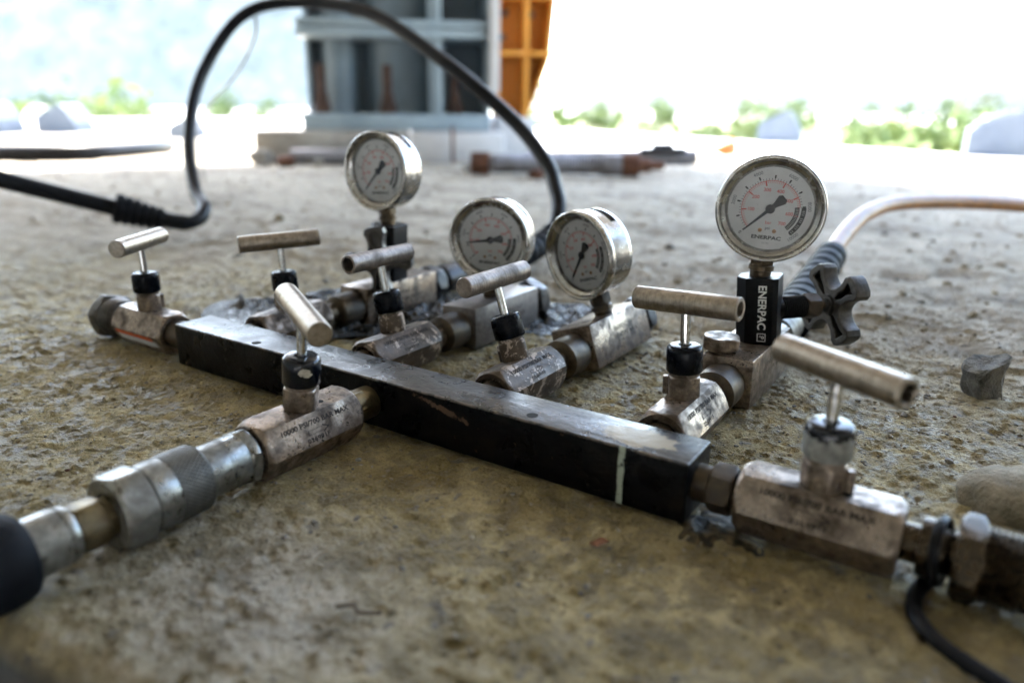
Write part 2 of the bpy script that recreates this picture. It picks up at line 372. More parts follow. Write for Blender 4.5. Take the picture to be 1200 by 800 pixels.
# ------------------------------------------------------------------ slab sheet (real relief)
_G = {}
def vnoise(X, Y, s, seed):
    if seed not in _G: _G[seed] = np.random.default_rng(seed).random((256, 256))
    g = _G[seed]; u = X*s+1000.37; v = Y*s+1000.71
    i = np.floor(u).astype(int); j = np.floor(v).astype(int); fu = u-i; fv = v-j; fu = fu*fu*(3-2*fu); fv = fv*fv*(3-2*fv)
    a = g[i % 256, j % 256]; b_ = g[(i+1) % 256, j % 256]; c = g[i % 256, (j+1) % 256]; d = g[(i+1) % 256, (j+1) % 256]
    return (a*(1-fu)+b_*fu)*(1-fv)+(c*(1-fu)+d*fu)*fv - .5
def axis(lo, hi, step, glo, ghi, gr=1.045):
    mid = list(np.arange(lo, hi, step)); a = []; v = lo; s = step
    while v > glo: s *= gr; v -= s; a.append(max(v, glo))
    c = []; v = mid[-1]; s = step
    while v < ghi: s *= gr; v += s; c.append(min(v, ghi))
    return np.array(a[::-1]+mid+c)
EDGE_P, EDGE_D = (.2144, -.2152), (.9822, .1881)     # line of the slab's broken front edge
def relief(X, Y, fine=True):
    amp = np.clip(1+.0*X, 0, 1)
    h = vnoise(X, Y, 18, 1)*.0030 + vnoise(X, Y, 45, 2)*.0014 + vnoise(X+Y*.3, Y, 110, 3)*.0006
    rid = 1-np.abs(vnoise(X*.8, Y*1.3, 60, 9))*4
    h += np.clip(rid, 0, 1)*.0010*(vnoise(X, Y, 9, 5)+.5)
    back = np.clip((Y-.15)/.25, 0, 1)
    h += back*(np.clip(1-np.abs(vnoise(X*.6, Y*1.5, 42, 12))*5, 0, 1)*.0028 + vnoise(X, Y, 25, 14)*.0035 - np.clip((vnoise(X, Y, 16, 33)-.18)/.1, 0, 1)*.0055)
    h += vnoise(X, Y, 230, 4)*.0010 + vnoise(X+.3*Y, Y*1.1, 150, 6)*.0007 + vnoise(X, Y, 420, 16)*.0013
    pit = vnoise(X, Y, 85, 17)*.6 + vnoise(X, Y, 190, 18)*.5 + vnoise(X, Y, 400, 19)*.25
    h -= np.clip((pit-.22)/.10, 0, 1)*.0013
    cr = vnoise(X, Y, 120, 23)*.55 + vnoise(X, Y, 270, 24)*.55
    h += np.clip((cr-.24)/.08, 0, 1)*.0014
    return h-.0022
xs = axis(-.15, .66, .0013, -5.5, 6.5); ys = axis(-.24, .40, .0013, -1.2, 3.1, 1.03)
X, Y = np.meshgrid(xs, ys, indexing='ij'); Z = relief(X, Y)
dn = (X-EDGE_P[0])*EDGE_D[1] - (Y-EDGE_P[1])*EDGE_D[0] + vnoise(X, Y, 60, 21)*.006       # >0 beyond the edge, on the camera's side
Z -= np.clip(dn+.004, 0, None)*1.6*np.clip((dn+.004)/.01, 0, 1)
Z = np.maximum(Z, -.30)
n0, n1_ = X.shape
co = np.stack([X, Y, Z], -1).reshape(-1, 3); idx = np.arange(n0*n1_).reshape(n0, n1_)
q = np.stack([idx[:-1, :-1], idx[1:, :-1], idx[1:, 1:], idx[:-1, 1:]], -1).reshape(-1, 4)
me = bpy.data.meshes.new('slab'); me.vertices.add(len(co)); me.vertices.foreach_set('co', co.astype(np.float32).ravel())
me.loops.add(q.size); me.loops.foreach_set('vertex_index', q.ravel().astype(np.int32)); me.polygons.add(len(q)); me.polygons.foreach_set('loop_start', np.arange(0, q.size, 4, dtype=np.int32))
me.polygons.foreach_set('use_smooth', [True]*len(q)); me.update(calc_edges=True); me.materials.append(M['slab_concrete'])
tag(link('slab', me), 'rough oil stained concrete slab under the valve manifold', kind='structure')

def sheet(name, x0, x1, y0, y1, z, mat, n=2, amp=0., seed=0, **k):
    xs = np.linspace(x0, x1, n); ys = np.linspace(y0, y1, n); vs = []; fs = []
    for i in range(n):
        for j in range(n): vs.append((xs[i]*1000, ys[j]*1000, (z+amp*(float(vnoise(np.array(xs[i]), np.array(ys[j]), .02, seed))))*1000))
    for i in range(n-1):
        for j in range(n-1): a = i*n+j; fs.append((a, a+n, a+n+1, a+1))
    mb = MB(); mb.add(vs, fs); return tag(mb.build(name, mat), kind='structure')
sheet('ground', -2500, 2500, -1500, 4000, -4.0, M['pale_dirt'], 2)
mb = MB(); pg = [(-12000, -3000), (-5500, -3000), (-5500, 3100), (6500, 3100), (6500, -200), (9000, -1900), (-600, 4900), (-6000, 8700), (-12000, 9000)]
pg = [(-12000, -3000), (-5500, -3000), (-5500, 3100), (1400, 3100), (1400, 3500), (-600, 4900), (-6000, 8700), (-12000, 9000)]
npg = len(pg); mb.add([(x_, y_, -3900) for x_, y_ in pg]+[(x_, y_, -12) for x_, y_ in pg], [tuple(range(npg))[::-1], tuple(range(npg, 2*npg))]+[(k, (k+1) % npg, (k+1) % npg+npg, k+npg) for k in range(npg)])
tag(mb.build('yard', M['pale_dirt'], smooth=False), 'sunlit pale concrete yard beyond the slab', kind='structure')
# grass meadow and hills
mb = MB(); mb.box((-320000, 9500, -3999), (160000, 360000, -3900), bev=0)
tag(mb.build('meadow', M['grass'], smooth=False), kind='structure')
def hill(name, cx, cy, rx, ry, h, seed, rot=0):
    n = 48; vs = []; fs = []
    for i in range(n+1):
        for j in range(n+1):
            u = i/n*2-1; v = j/n*2-1
            hh = max(0, 1-u*u)*max(0, 1-v*v); x = u*rx; y = v*ry; c, s = math.cos(rot), math.sin(rot)
            X_ = cx+c*x-s*y; Y_ = cy+s*x+c*y
            e = float(vnoise(np.array(X_), np.array(Y_), .012, seed))+.5*float(vnoise(np.array(X_), np.array(Y_), .04, seed+1))
            vs.append((X_*1000, Y_*1000, (hh*h*(1+.5*e)-1)*1000))
    for i in range(n):
        for j in range(n): a = i*(n+1)+j; fs.append((a, a+n+1, a+n+2, a+1))
    mb = MB(); mb.add(vs, fs); return tag(mb.build(name, M['hill_green']), kind='structure')
hill('hills', -1150, 620, 700, 300, 290, 31, .6)
o = hill('hills', 175, 800, 260, 140, 92, 35, -.1); o.data.materials[0] = M['hill_dark']
o = hill('hills', -620, 2400, 1300, 400, 90, 38, .3); o.data.materials[0] = M['hill_dark']

# ------------------------------------------------------------------ bridge deck above (keeps the slab in shade) and unseen walls added behind to cut light
mb = MB(); n_ = Vector((.39, .92, 0)).normalized(); t_ = Vector((-.92, .39, 0)).normalized()
DECK_Z = 1900
far = n_*2350; P1 = far + t_*3600; P2 = far - t_*7000; P3 = P2 - n_*6200; P4 = P1 - n_*6200
vs = []
for zz in (DECK_Z, DECK_Z+450):
    for p_ in (P4, P3, P2, P1): vs.append((p_.x, p_.y, zz))
mb.add(vs, [(3, 2, 1, 0), (4, 5, 6, 7), (0, 1, 5, 4), (1, 2, 6, 5), (2, 3, 7, 6), (3, 0, 4, 7)])
tag(mb.build('deck', M['deck_concrete'], smooth=False), 'concrete bridge deck overhead', kind='structure')
mb = MB(); c0 = P4+n_*2660; c1 = P3+n_*2660  # back and wing walls out of view, added to darken camera-facing sides
vs = []
for zz in (-320, DECK_Z-3):
    for p_ in (c0, c0+(-n_*500), c1+(-n_*500), c1): vs.append((p_.x, p_.y, zz))
mb.add(vs, [(0, 1, 2, 3), (7, 6, 5, 4), (0, 4, 5, 1), (1, 5, 6, 2), (2, 6, 7, 3), (3, 7, 4, 0)])
for q0, q1 in (((-2300, -1500), (-1750, -350)), ((1900, -1500), (2100, 1500))):
    a_ = Vector((*q0, 0)); b_ = Vector((*q1, 0)); e_ = (b_-a_).normalized(); T = frame((a_.x, a_.y, 0), (0, 0, 1), e_)
    mb.box((0, -150, -320), ((b_-a_).length, 150, DECK_Z-3), T, bev=0)
tag(mb.build('light_block_walls', M['deck_concrete'], smooth=False), 'unseen concrete walls added under the deck to block light', kind='structure')

# ------------------------------------------------------------------ the manifold assembly
root = empty('valve_manifold', (.2, .016, 0))
tag(root, 'black bar manifold on the concrete slab with seven tee-handled needle valves and four pressure gauges', 'hydraulic manifold')
def part(mb_or_mesh, name, mats, T=None, parent=None, label=None, sharp=34):
    me = mb_or_mesh if isinstance(mb_or_mesh, bpy.types.Mesh) else mb_or_mesh.mesh(name, mats, sharp)
    p_ = parent or root
    o = bpy.data.objects.new(name, me); COL.objects.link(o); o.parent = p_
    if T is not None: W = mmT(T)
    else: W = Matrix.Identity(4)
    pw = WM[p_.name]; o.matrix_local = pw.inverted() @ W; WM[o.name] = W
    if label: o['label'] = label
    return o
WM = {root.name: Matrix.Translation((.2, .016, 0))}
# bar
mb = MB(); mb.box((0, 0, 0), (408.6, 32, 32), bev=1.0, segs=3)
bar = part(mb, 'manifold_bar', M['bar_black'])
for hx, hy in ((89.6, 5.5), (317.4, 7.6)):
    mb = MB(); mb.lathe([(3.3, .0), (3.3, .10)], Matrix.Translation((hx, hy, 32)), 24); part(mb, 'bolt_hole', M['hole_black'], parent=bar)

AF = 31.
def valve_body_mesh(scuffed=False, text=True, sticker=False, name='needle_valve'):
    mb = MB(); T = frame((0, 0, 0), (1, 0, 0), (0, 0, 1))
    mb.nut(AF, -34.5, 34.5, T, 6, 0, ch=5.2, hole=12.2)
    c, s = math.cos(R(60)), math.sin(R(60))
    def F(x, v, lift=.09): 
        o = Vector((0, -s, c))*(AF/2+lift) + Vector((x, v*c, v*s)); return frame(o, (0, -s, c), (1, 0, 0))
    if text:
        mb.text('10000 PSI/700 BAR MAX', 4.0, F(0, 3.6), 1, .13, wid=48)
        mb.text('026991F', 3.4, F(-1, -5.6), 1, .08, wid=16)
        for a_, b_ in (((-6, -1.9), (4.4, -1.5)), ((-6, .3), (4.4, .7))): mb.box((a_[0], a_[1]+.2, 0), (b_[0], b_[1], .05), F(-1, -.9), 1, bev=0)
        mb.box((-6, -1.9, 0), (-5.5, .7, .05), F(-1, -.9), 1, bev=0)
        hd = [(4.2, -2.9, .03), (9, -.6, .03), (4.2, 1.7, .03), (4.2, .9, .03), (7.4, -.6, .03), (4.2, -2.1, .03)]
        mb.add(hd, [(0, 1, 4, 5), (1, 2, 3, 4)], 1, F(-1, -.9))
    if sticker:
        c3 = Vector((0, -s, -c))
        mb.box((-27, 3.4, .02), (24, 7.3, .12), frame(c3*(AF/2), c3, (1, 0, 0)), 2, bev=0)
        mb.box((-27, -3.2, .02), (27, 3.0, .10), frame(c3*(AF/2), c3, (1, 0, 0)), 3, bev=0)
    mb.lathe([(2.0, 0), (2.0, .12)], Matrix.Translation((11.5, -2.5, AF/2)), 16, 4)
    mats = [M['plated_steel_scuffed'] if scuffed else M['plated_steel'], M['engrave'], M['orange_sticker'], M['white_concrete'], M['hole_black']]
    return mb.mesh(name, mats, 28)
meB = valve_body_mesh(); meBs = valve_body_mesh(True); meB1 = valve_body_mesh(False, False, True)
H1, H2, H3, H4 = 15.48, 30.5, 46.4, 70.8
mb = MB(); mb.nut(17.6, H1-.6, H2-2.2, None, 6, 0, rnd=.96); mb.lathe([(8.8, H2-2.2), (8.8, H2-.2), (8.2, H2)], seg=32)
mb.lathe([(2.1, H1-.4), (2.1, H1+10), (1.6, H1+10.6)], Matrix.Translation((0, 10.9, 0)), 14); mb.box((-1.6, 7.5, H1+1), (1.6, 11, H1+7.5), bev=.4)
meN = mb.mesh('bonnet', M['plated_steel']); meNs = meN.copy(); meNs.materials.clear(); meNs.materials.append(M['plated_steel_scuffed'])
def cap_mesh(mat):
    mb = MB(); mb.lathe([(9.9, H2), (10.4, H2+.8), (10.4, H3-3.2), (10.1, H3-1.6), (9.2, H3-.5), (7.8, H3), (3.8, H3), (3.4, H3-1.4)], seg=48, caps=False); mb.add([(9.9*math.cos(k*math.pi/24), 9.9*math.sin(k*math.pi/24), H2) for k in range(48)], [tuple(range(48))[::-1]])
    mb.lathe([(3.5, H3-1.4), (2.8, H3-1.3)], seg=24)
    return mb.mesh('cap', mat)
meC = cap_mesh(M['black_plastic']); meC6 = cap_mesh(M['cap_chipped']); meC7 = cap_mesh(M['cap_scraped'])
mb = MB(); mb.lathe([(2.75, H3-3), (2.75, H4-3)], seg=24); meS = mb.mesh('spindle', M['chrome'])
def handle_mesh(mat, hollow=True, rad=6.75, wall=2.6):
    mb = MB(); T = frame((0, 0, H4), (1, 0, 0), (0, 0, 1)); L = 63.7/2
    pr = [(rad-.6, -L), (rad, -L+.6), (rad, L-.5), (rad-.5, L)]
    if hollow: pr += [(rad-wall+.3, L), (rad-wall, L-.4), (rad-wall, L-16)]
    mb.lathe(pr, T, 44)
    return mb.mesh('tee_handle', mat)
meH = handle_mesh(M['handle_steel']); meHw = handle_mesh(M['handle_steel_worn'], wall=1.9); meHs = handle_mesh(M['handle_steel'], False); meHws = handle_mesh(M['handle_steel_worn'], False)
# origin, body direction, tilt about the body, handle heading (degrees from +X), meshes
D = 84.66
VALVES = [
 ((-57.9, 16, 16), 0, .6, 119.2, meB1, meN, meC, meHs, 0, 'needle valve with an orange and white sticker, on the left end of the bar'),
 ((30.1, D, 16), 90, 4.05, 59., meB, meN, meC, meHs, 0, 'needle valve behind the bar with a plain tee handle, furthest back'),
 ((150.1, D, 16), 90, 12., 270, meBs, meNs, meC, meHw, 0, 'tilted grimy needle valve behind the bar with a hollow handle end'),
 ((260.8, D, 16), 90, 17.9, 86, meBs, meNs, meC, meHws, 0, 'tilted needle valve with peeling brown grime in the middle of the bar'),
 ((374.5, D, 16), 90, 3.15, -6., meB, meN, meC, meH, 0, 'needle valve before the upright black gauge valve'),
 ((202.1, -54.1, 16), 90, -7.24, 154.4+180, meB, meN, meC6, meHs, 0, 'needle valve on the near side of the bar, joined to the knurled coupler'),
 ((464.6, 16, 16), 0, .6, -29.3, meB, meN, meC7, meH, -90, 'needle valve on the right end of the bar with a scraped cap'),
]
for i, (o_, ax, tilt, hd, mB, mN, mC, mH, pin, lab) in enumerate(VALVES):
    xd = Vector((1, 0, 0)) if ax == 0 else Vector((0, 1, 0))
    if ax == 0: upv = Vector((0, -math.sin(R(tilt)), math.cos(R(tilt))))
    else: upv = Vector((-math.sin(R(tilt)), 0, math.cos(R(tilt))))
    T = frame(o_, upv, xd)
    body = part(mB, 'needle_valve', None, T, label=lab)
    Tn = T @ Matrix.Rotation(R(pin), 4, 'Z')
    part(mN, 'bonnet', None, Tn, body); part(mC, 'cap', None, T, body); part(meS, 'spindle', None, T, body)
    Th = frame(o_, upv, (math.cos(R(hd)), math.sin(R(hd)), 0))
    part(mH, 'tee_handle', None, Th, body)
# ---- nipples
def nip(prof, o_, d, mat, nuts=(), name='nipple', parent=None, label=None, seg=40):
    mb = MB(); T = frame(o_, d, (0, 0, 1)); mb.lathe(prof, T, seg)
    for (af, a, b_, rot) in nuts: mb.nut(af, a, b_, T @ Matrix.Rotation(R(rot), 4, 'Z'))
    return part(mb, name, mat, label=label, parent=parent)
def thread(r, a, b_, p=1.3, d=.7):
    out = []; z = a
    while z < b_-p: out += [(r-d, z), (r, z+p*.45), (r-d, z+p*.95)]; z += p
    return out
for X_ in (30.1, 150.1, 260.8, 374.5):
    nip([(10, 0), (10, 20)], (X_, 32, 16), (0, 1, 0), M['grimy_nipple'])
    nip([(10.5, -2), (10.5, 4), (9, 5), (9, 14), (12.5, 15), (14.6, 16.5), (15, 22), (15, 36), (14, 40), (14, 41)], (X_, 119, 16), (0, 1, 0), M['grimy_nipple'])
nip([(10.2, 0), (10.2, 20)], (202.1, 0, 16), (0, -1, 0), M['yellow_zinc'], nuts=((19, 7, 16, 10),), label='yellow plated nipple')
nip([(9.5, 0), (9.5, 8), (8.5, 9), (8.5, 22)], (408.6, 16, 16), (1, 0, 0), M['grimy_nipple'], nuts=((22, 7, 19, 12),), label='brown stained hex nipple')
nip([(11.5, 0), (11.5, 26)], (0, 16, 16), (-1, 0, 0), M['grimy_nipple'])
mb = MB(); T = frame((-92, 16, 16), (-1, 0, 0), (0, 0, 1)); mb.lathe([(12, -3), (12, 7), (15.5, 9), (17.5, 15), (17, 21)], T, 40); mb.nut(35, 20, 33, T @ Matrix.Rotation(R(14), 4, 'Z')); mb.lathe([(16, 33), (14, 39), (10, 42)], T, 40)
part(mb, 'end_plug', M['cast_iron'], label='dull grey hex plug closing the left valve')

# ---- gauge blocks
def block(X_, tilt, lab, mat='block_steel', text=True, w=17.3):
    up_ = Vector((-math.sin(R(tilt)), 0, math.cos(R(tilt)))); T = frame((X_, 209, 17), up_, (0, 1, 0))
    mb = MB(); mb.box((-49, -w, -17), (49, w, 17), T, 0, bev=1.1, segs=2)
    if text:
        F = lambda x, v: T @ frame((x, -w-.05, v), (0, -1, 0), (1, 0, 0))
        mb.text('ENERPAC GA3', 4.6, F(4, 5.5), 1, .02, wid=34); mb.text('10000 PSI MAX', 4.6, F(4, -1), 1, .02, wid=42)
    return part(mb, 'gauge_block', [M[mat], M['engrave']], label=lab), T
B2, T2 = block(29, 1, 'brown grey gauge block furthest back', 'plated_steel')
B3, T3 = block(150, 1.5, 'dull dark gauge block in the middle')
B4, T4 = block(260, 18, 'tilted gauge block with stamped text', 'plated_steel')
B5, T5 = block(375.5, 1, 'brown gauge block carrying the upright black valve', 'plated_steel')
# plugs on block ends
nip([(13, 0), (13, 3), (11, 4), (11, 6)], (260, 258, 17), (0, 1, 0), M['dark_steel'], nuts=((33, 5, 20, 8),), name='end_plug', label='black hex plug on the tilted block')
nip([(14, 0), (14, 6), (11, 18), (11, 22), (9.5, 30), (8, 36)], (150, 258, 17), (0, 1, 0), M['dark_steel'], nuts=((36, 5, 21, 20),), name='end_plug', label='black hex plug with a rounded tip')
mb = MB(); mb.lathe([(8.5, 33), (8.5, 36)], Matrix.Translation((366, 173, 0)), 32); mb.nut(23.5, 35.5, 44.5, Matrix.Translation((366, 173, 0)) @ Matrix.Rotation(R(20), 4, 'Z'), rnd=.97)
part(mb, 'port_plug', M['plated_steel'], label='dull silver hex plug on top of the block')

# ---- gauges (local: x right, y up, z towards the reader; origin where the stem meets its seat)
def ring_arc(mb, r0, r1, a0, a1, m, z, n=24):
    vs = []; fs = []
    for i in range(n+1):
        a = R(a0+(a1-a0)*i/n); vs += [(r0*math.cos(a), r0*math.sin(a), z), (r1*math.cos(a), r1*math.sin(a), z)]
    for i in range(n): fs.append((2*i, 2*i+1, 2*i+3, 2*i+2) if a1 < a0 else (2*i+1, 2*i, 2*i+2, 2*i+3))
    mb.add(vs, fs, m)
def dial_geo():
    mb = MB(); mb.lathe([(31.5, 6.5), (31.5, 8)], seg=64)
    A0, SW = 225., 271.; z = 8.06
    ang = lambda v: A0 - SW*v/10000.
    def tick(a, r0, r1, wd, m):
        T = Matrix.Rotation(R(a), 4, 'Z'); mb.add([(r0, -wd/2, z), (r1, -wd/2, z), (r1, wd/2, z), (r0, wd/2, z)], [(0, 1, 2, 3)], m, T)
    for v in range(0, 8001, 200):
        tick(ang(v), 20.6, 22.0, .34, 1)
    for v in range(0, 10001, 1000): tick(ang(v), 22.0, 24.3, 1.1, 1)
    for v in range(0, 600, 10): tick(ang(v*14.5038), 18.3, 20.2, .30, 2)
    for v in range(0, 700, 100): tick(ang(v*14.5038), 16.7, 20.2, 1.05, 2)
    ring_arc(mb, 20.1, 20.5, ang(8000), ang(0), 2, z, 60)
    for v, t in ((100, '100'), (200, '200'), (300, '300'), (400, '400'), (500, '500'), (600, '600'), (690, '700')):
        a = R(ang(v*14.5038)); mb.text(t, 3.5, Matrix.Translation((13.7*math.cos(a), 13.9*math.sin(a), z)), 2, .07)
    for v, t in ((0, '0'), (2000, '2000'), (4000, '4000'), (6000, '6000'), (8000, '8000'), (10000, '10000')):
        a = ang(v); rot = a-90
        if v == 10000: rot = a+90
        mb.text(t, 3.5, Matrix.Translation((26.6*math.cos(R(a)), 26.6*math.sin(R(a)), z)) @ Matrix.Rotation(R(rot), 4, 'Z'), 3 if v else 1, .04)
    ring_arc(mb, 21.3, 24.6, ang(10000), ang(8050), 1, z); ring_arc(mb, 16.8, 20.0, ang(10000), ang(8000), 1, z)
    for k in range(15):                                # worn lettering knocked out of the dark bands
        a = ang(8150+k*125)
        T = Matrix.Rotation(R(a), 4, 'Z')
        mb.add([(17.5, -.13, z+.05), (19.4, -.13, z+.05), (19.4, .2, z+.05), (17.5, .1, z+.05)], [(0, 1, 2, 3)], 0, T)
        if k % 4: mb.add([(22.1, -.2, z+.05), (23.9, -.1, z+.05), (23.9, .22, z+.05), (22.1, .12, z+.05)], [(0, 1, 2, 3)], 0, T)
    mb.text('bar', 3.4, Matrix.Translation((0, -10.2, z)), 2, .03); mb.text('psi', 3.2, Matrix.Translation((0, -14.2, z)), 1, .03)
    mb.text('ENERPAC', 3.7, Matrix.Translation((0, -21.3, z)), 1, .14, wid=21); mb.text('0.5 PSI', 1.8, Matrix.Translation((0, -25.4, z)), 3)
    for sx in (-5, 5): mb.lathe([(1.5, 8), (1.5, 8.5), (1.1, 8.7)], Matrix.Translation((sx, -16, 0)), 16, 4); mb.box((sx-1.2, -16.2, 8.65), (sx+1.2, -15.8, 8.8), None, 1, bev=0)
    return mb.mesh('dial', [M['dial_white'], M['print_black'], M['print_red'], M['print_grey'], M['screw_brass']])
meDial = dial_geo()
mb = MB(); SEG = 72
def slot(i, k): a = k*360/SEG; return i == 3 and 32 <= a <= 98
mb.lathe([(33, -15.8), (35.8, -15), (36.8, -13), (36.9, -10), (36.9, -3.5), (36.9, 9)], seg=SEG, skip=slot, caps=False)
mb.lathe([(33, -15.8), (.1, -15.8)][::-1], seg=SEG, caps=False); mb.lathe([(35.4, -14.5), (35.4, 8.5)], seg=SEG, m=1, caps=False)
meCase = mb.mesh('pressure_gauge', [M['stainless'], M['dark_steel']], 40)
mb = MB(); mb.lathe([(36.2, 7.5), (38.3, 8.2), (38.7, 9.5), (38.7, 13.6), (38.2, 15.2), (37.2, 16), (36.2, 15.7), (35.2, 14.6), (34.7, 13.2), (34.2, 12.6), (33.4, 12.4), (30.4, 9.9), (29.9, 8.1)], seg=96, caps=False)
meBez = mb.mesh('bezel', M['stainless'], 60)
mb = MB(); mb.lathe([(33, 10.9), (.05, 10.9)], seg=64, caps=False); meGlass = mb.mesh('glass', M['gauge_glass'])
mb = MB()
mb.add([(-1.3, 0, 0), (1.3, 0, 0), (.45, 24, 0), (-.45, 24, 0), (-1.3, 0, .5), (1.3, 0, .5), (.45, 24, .5), (-.45, 24, .5)], [(3, 2, 1, 0), (4, 5, 6, 7), (0, 1, 5, 4), (1, 2, 6, 5), (2, 3, 7, 6), (3, 0, 4, 7)], 0, Matrix.Translation((0, 0, 9.2)))
mb.add([(-1.6, 0, 0), (-1.9, -4.5, 0), (-3.9, -10.3, 0), (-2.4, -12.6, 0), (2.4, -12.6, 0), (3.9, -10.3, 0), (1.9, -4.5, 0), (1.6, 0, 0)], [tuple(range(8))], 0, Matrix.Translation((0, 0, 9.7)))
mb.lathe([(3.3, 9.2), (3.3, 10), (2.6, 10.4)], seg=24)
mePtr = mb.mesh('pointer', M['pointer_black'])
def gauge(o_, upv, face, h, val, lab):
    upv = Vector(upv).normalized(); f = Vector(face); f = (f-upv*f.dot(upv)).normalized(); T = frame(o_, f, upv.cross(f))
    Tc = T @ Matrix.Translation((0, h, 0)) @ Matrix.Scale(.92, 4)
    g = part(meCase, 'pressure_gauge', None, Tc, label=lab)
    part(meBez, 'bezel', None, Tc, g); part(meDial, 'dial', None, Tc, g); part(meGlass, 'glass', None, Tc, g)
    part(mePtr, 'pointer', None, Tc @ Matrix.Rotation(R(135-271*val/10000.), 4, 'Z'), g)
    mb = MB(); Ts = T @ frame((0, 0, 0), (0, 1, 0), (1, 0, 0))
    mb.lathe([(7.2, -1), (7.2, 4), (8.6, 4.6), (8.6, 8), (7.6, 9), (7.6, h-31)], Ts, 32); mb.nut(15, max(5, h-41), h-31, Ts)
    part(mb, 'stem', M['grimy_nipple'], parent=g)
    return T
def az(a): return (math.sin(R(a)), math.cos(R(a)), 0)          # clockwise from +Y
gauge((150.5, 206, 34), (.045, 0, 1), az(180-16), 51, 1250, 'pressure gauge reading slightly above zero, low down between two others')
gauge((259.5, 208, 33.6), (-.31, 0, .95), az(180+17), 51, 0, 'leaning pressure gauge on the tilted block, case side showing')

# ---- gauge valves (black body, cross handle)
def cross_mesh():
    out = []; pockets = []
    for k in range(4):
        a = R(90*k+45); c, s = math.cos(a), math.sin(a)
        rot = lambda p: (p[0]*c-p[1]*s, p[0]*s+p[1]*c)
        out += [rot(p) for p in ((9.2, -7.4), (13, -5.9), (18, -5.7), (22, -6.8), (25.2, -8.4), (28.5, -7.4), (30, -4.6), (30.2, 0), (30, 4.6), (28.5, 7.4), (25.2, 8.4), (22, 6.8), (18, 5.7), (13, 5.9), (9.2, 7.4))]
        pockets.append([rot(p) for p in ((7.5, -1.6), (14, -3.1), (20, -3.3), (25.8, -5.2), (26.8, -4), (26.8, 4), (25.8, 5.2), (20, 3.3), (14, 3.1), (7.5, 1.6))])
    vs, fs = outline_geo([out]+pockets, 5.2, .9)
    mb = MB(); mb.add(vs, fs); vs, fs = outline_geo([[(x*.93, y*.93) for x, y in out]], .8, 0); mb.add(vs, fs, 0, Matrix.Translation((0, 0, 2.4)))
    mb.lathe([(7.6, -8.5), (7.6, 5), (6, 6.4)], seg=28); mb.lathe([(5.2, -9.8), (5.2, -8)], seg=24)
    return mb.mesh('cross_handle', M['cast_iron'], 30)
meX = cross_mesh()
def gauge_valve(bot, top, bdir, twist, spin, lab, zb, l0=14):
    bot = Vector(bot); top = Vector(top); ax = (top-bot).normalized(); h = (top-bot).length
    T = frame(bot, ax, Matrix.Rotation(R(twist), 3, 'Z') @ Vector((1, 0, 0)))
    mb = MB(); mb.lathe([(9.5, -3), (9.5, 2)], T, 32, 2)
    ol = [(-13.5, -13.5+7), (-13.5+7, -13.5), (11, -13.5), (13.5, -11), (13.5, 11), (11, 13.5), (-7, 13.5), (-13.5, 7)]
    vs, fs = outline_geo([ol], h/2-.8, .8); mb.add(vs, fs, 0, T @ Matrix.Translation((0, 0, h/2)))
    mb.text('ENERPAC', 7.6, T @ frame((4.2, -14.45, h*.57), (0, -1, 0), (0, 0, -1)), 1, .18, wid=31)
    F = T @ frame((4.6, -14.4, h*.115), (0, -1, 0), (0, 0, -1))
    for a_, b_ in (((-2.9, -2.9), (2.9, -2.4)), ((-2.9, 2.4), (2.9, 2.9)), ((-2.9, -2.4), (-2.4, 2.4)), ((2.4, -2.4), (2.9, 2.4))): mb.box((a_[0], a_[1], 0), (b_[0], b_[1], .06), F, 1, bev=0)
    mb.text('P', 4.6, F, 1, .04)
    g = part(mb, 'gauge_valve', [M['black_oxide'], M['print_white'], M['grimy_nipple']], label=lab, sharp=28)
    bd = Vector(bdir).normalized(); c = bot+ax*zb; Tb = frame(c, bd, (0, 0, 1))
    mb = MB(); mb.lathe([(8.2, 8)]+thread(8.2, l0-3, l0+17, 1.5, .6)+[(8.2, l0+17)], Tb, 32); part(mb, 'threaded_neck', M['black_oxide'], parent=g)
    mb = MB(); mb.nut(16.5, l0+16, l0+28, Tb @ Matrix.Rotation(R(25), 4, 'Z')); part(mb, 'gland_nut', M['grimy_nipple'], parent=g)
    mb = MB(); mb.lathe([(3.4, l0+27)]+thread(3.4, l0+28, l0+38, 1.2, .4)+[(3.4, l0+40)], Tb, 24); part(mb, 'spindle', M['grimy_nipple'], parent=g)
    part(meX, 'cross_handle', None, Tb @ Matrix.Translation((0, 0, l0+44)) @ Matrix.Rotation(R(spin), 4, 'Z'), g)
    return g
gauge_valve((380, 213, 34), (376.5, 213, 80.5), az(40), 6, 6, 'upright black gauge valve with a cast cross handle on its right', 22, 20)
gauge((376.5, 213, 80.5), (.045, 0, 1), az(180-13), 47.5, 0, 'highest pressure gauge on the right, facing the camera')
gauge_valve((30, 205, 34), (33, 205, 87), az(150), 8, 50, 'black gauge valve partly hidden behind a tee handle', 25, -6)
gauge((33, 205, 87), (-.055, 0, 1), az(180-4), 48.5, 0, 'tall pressure gauge on the left, furthest back')

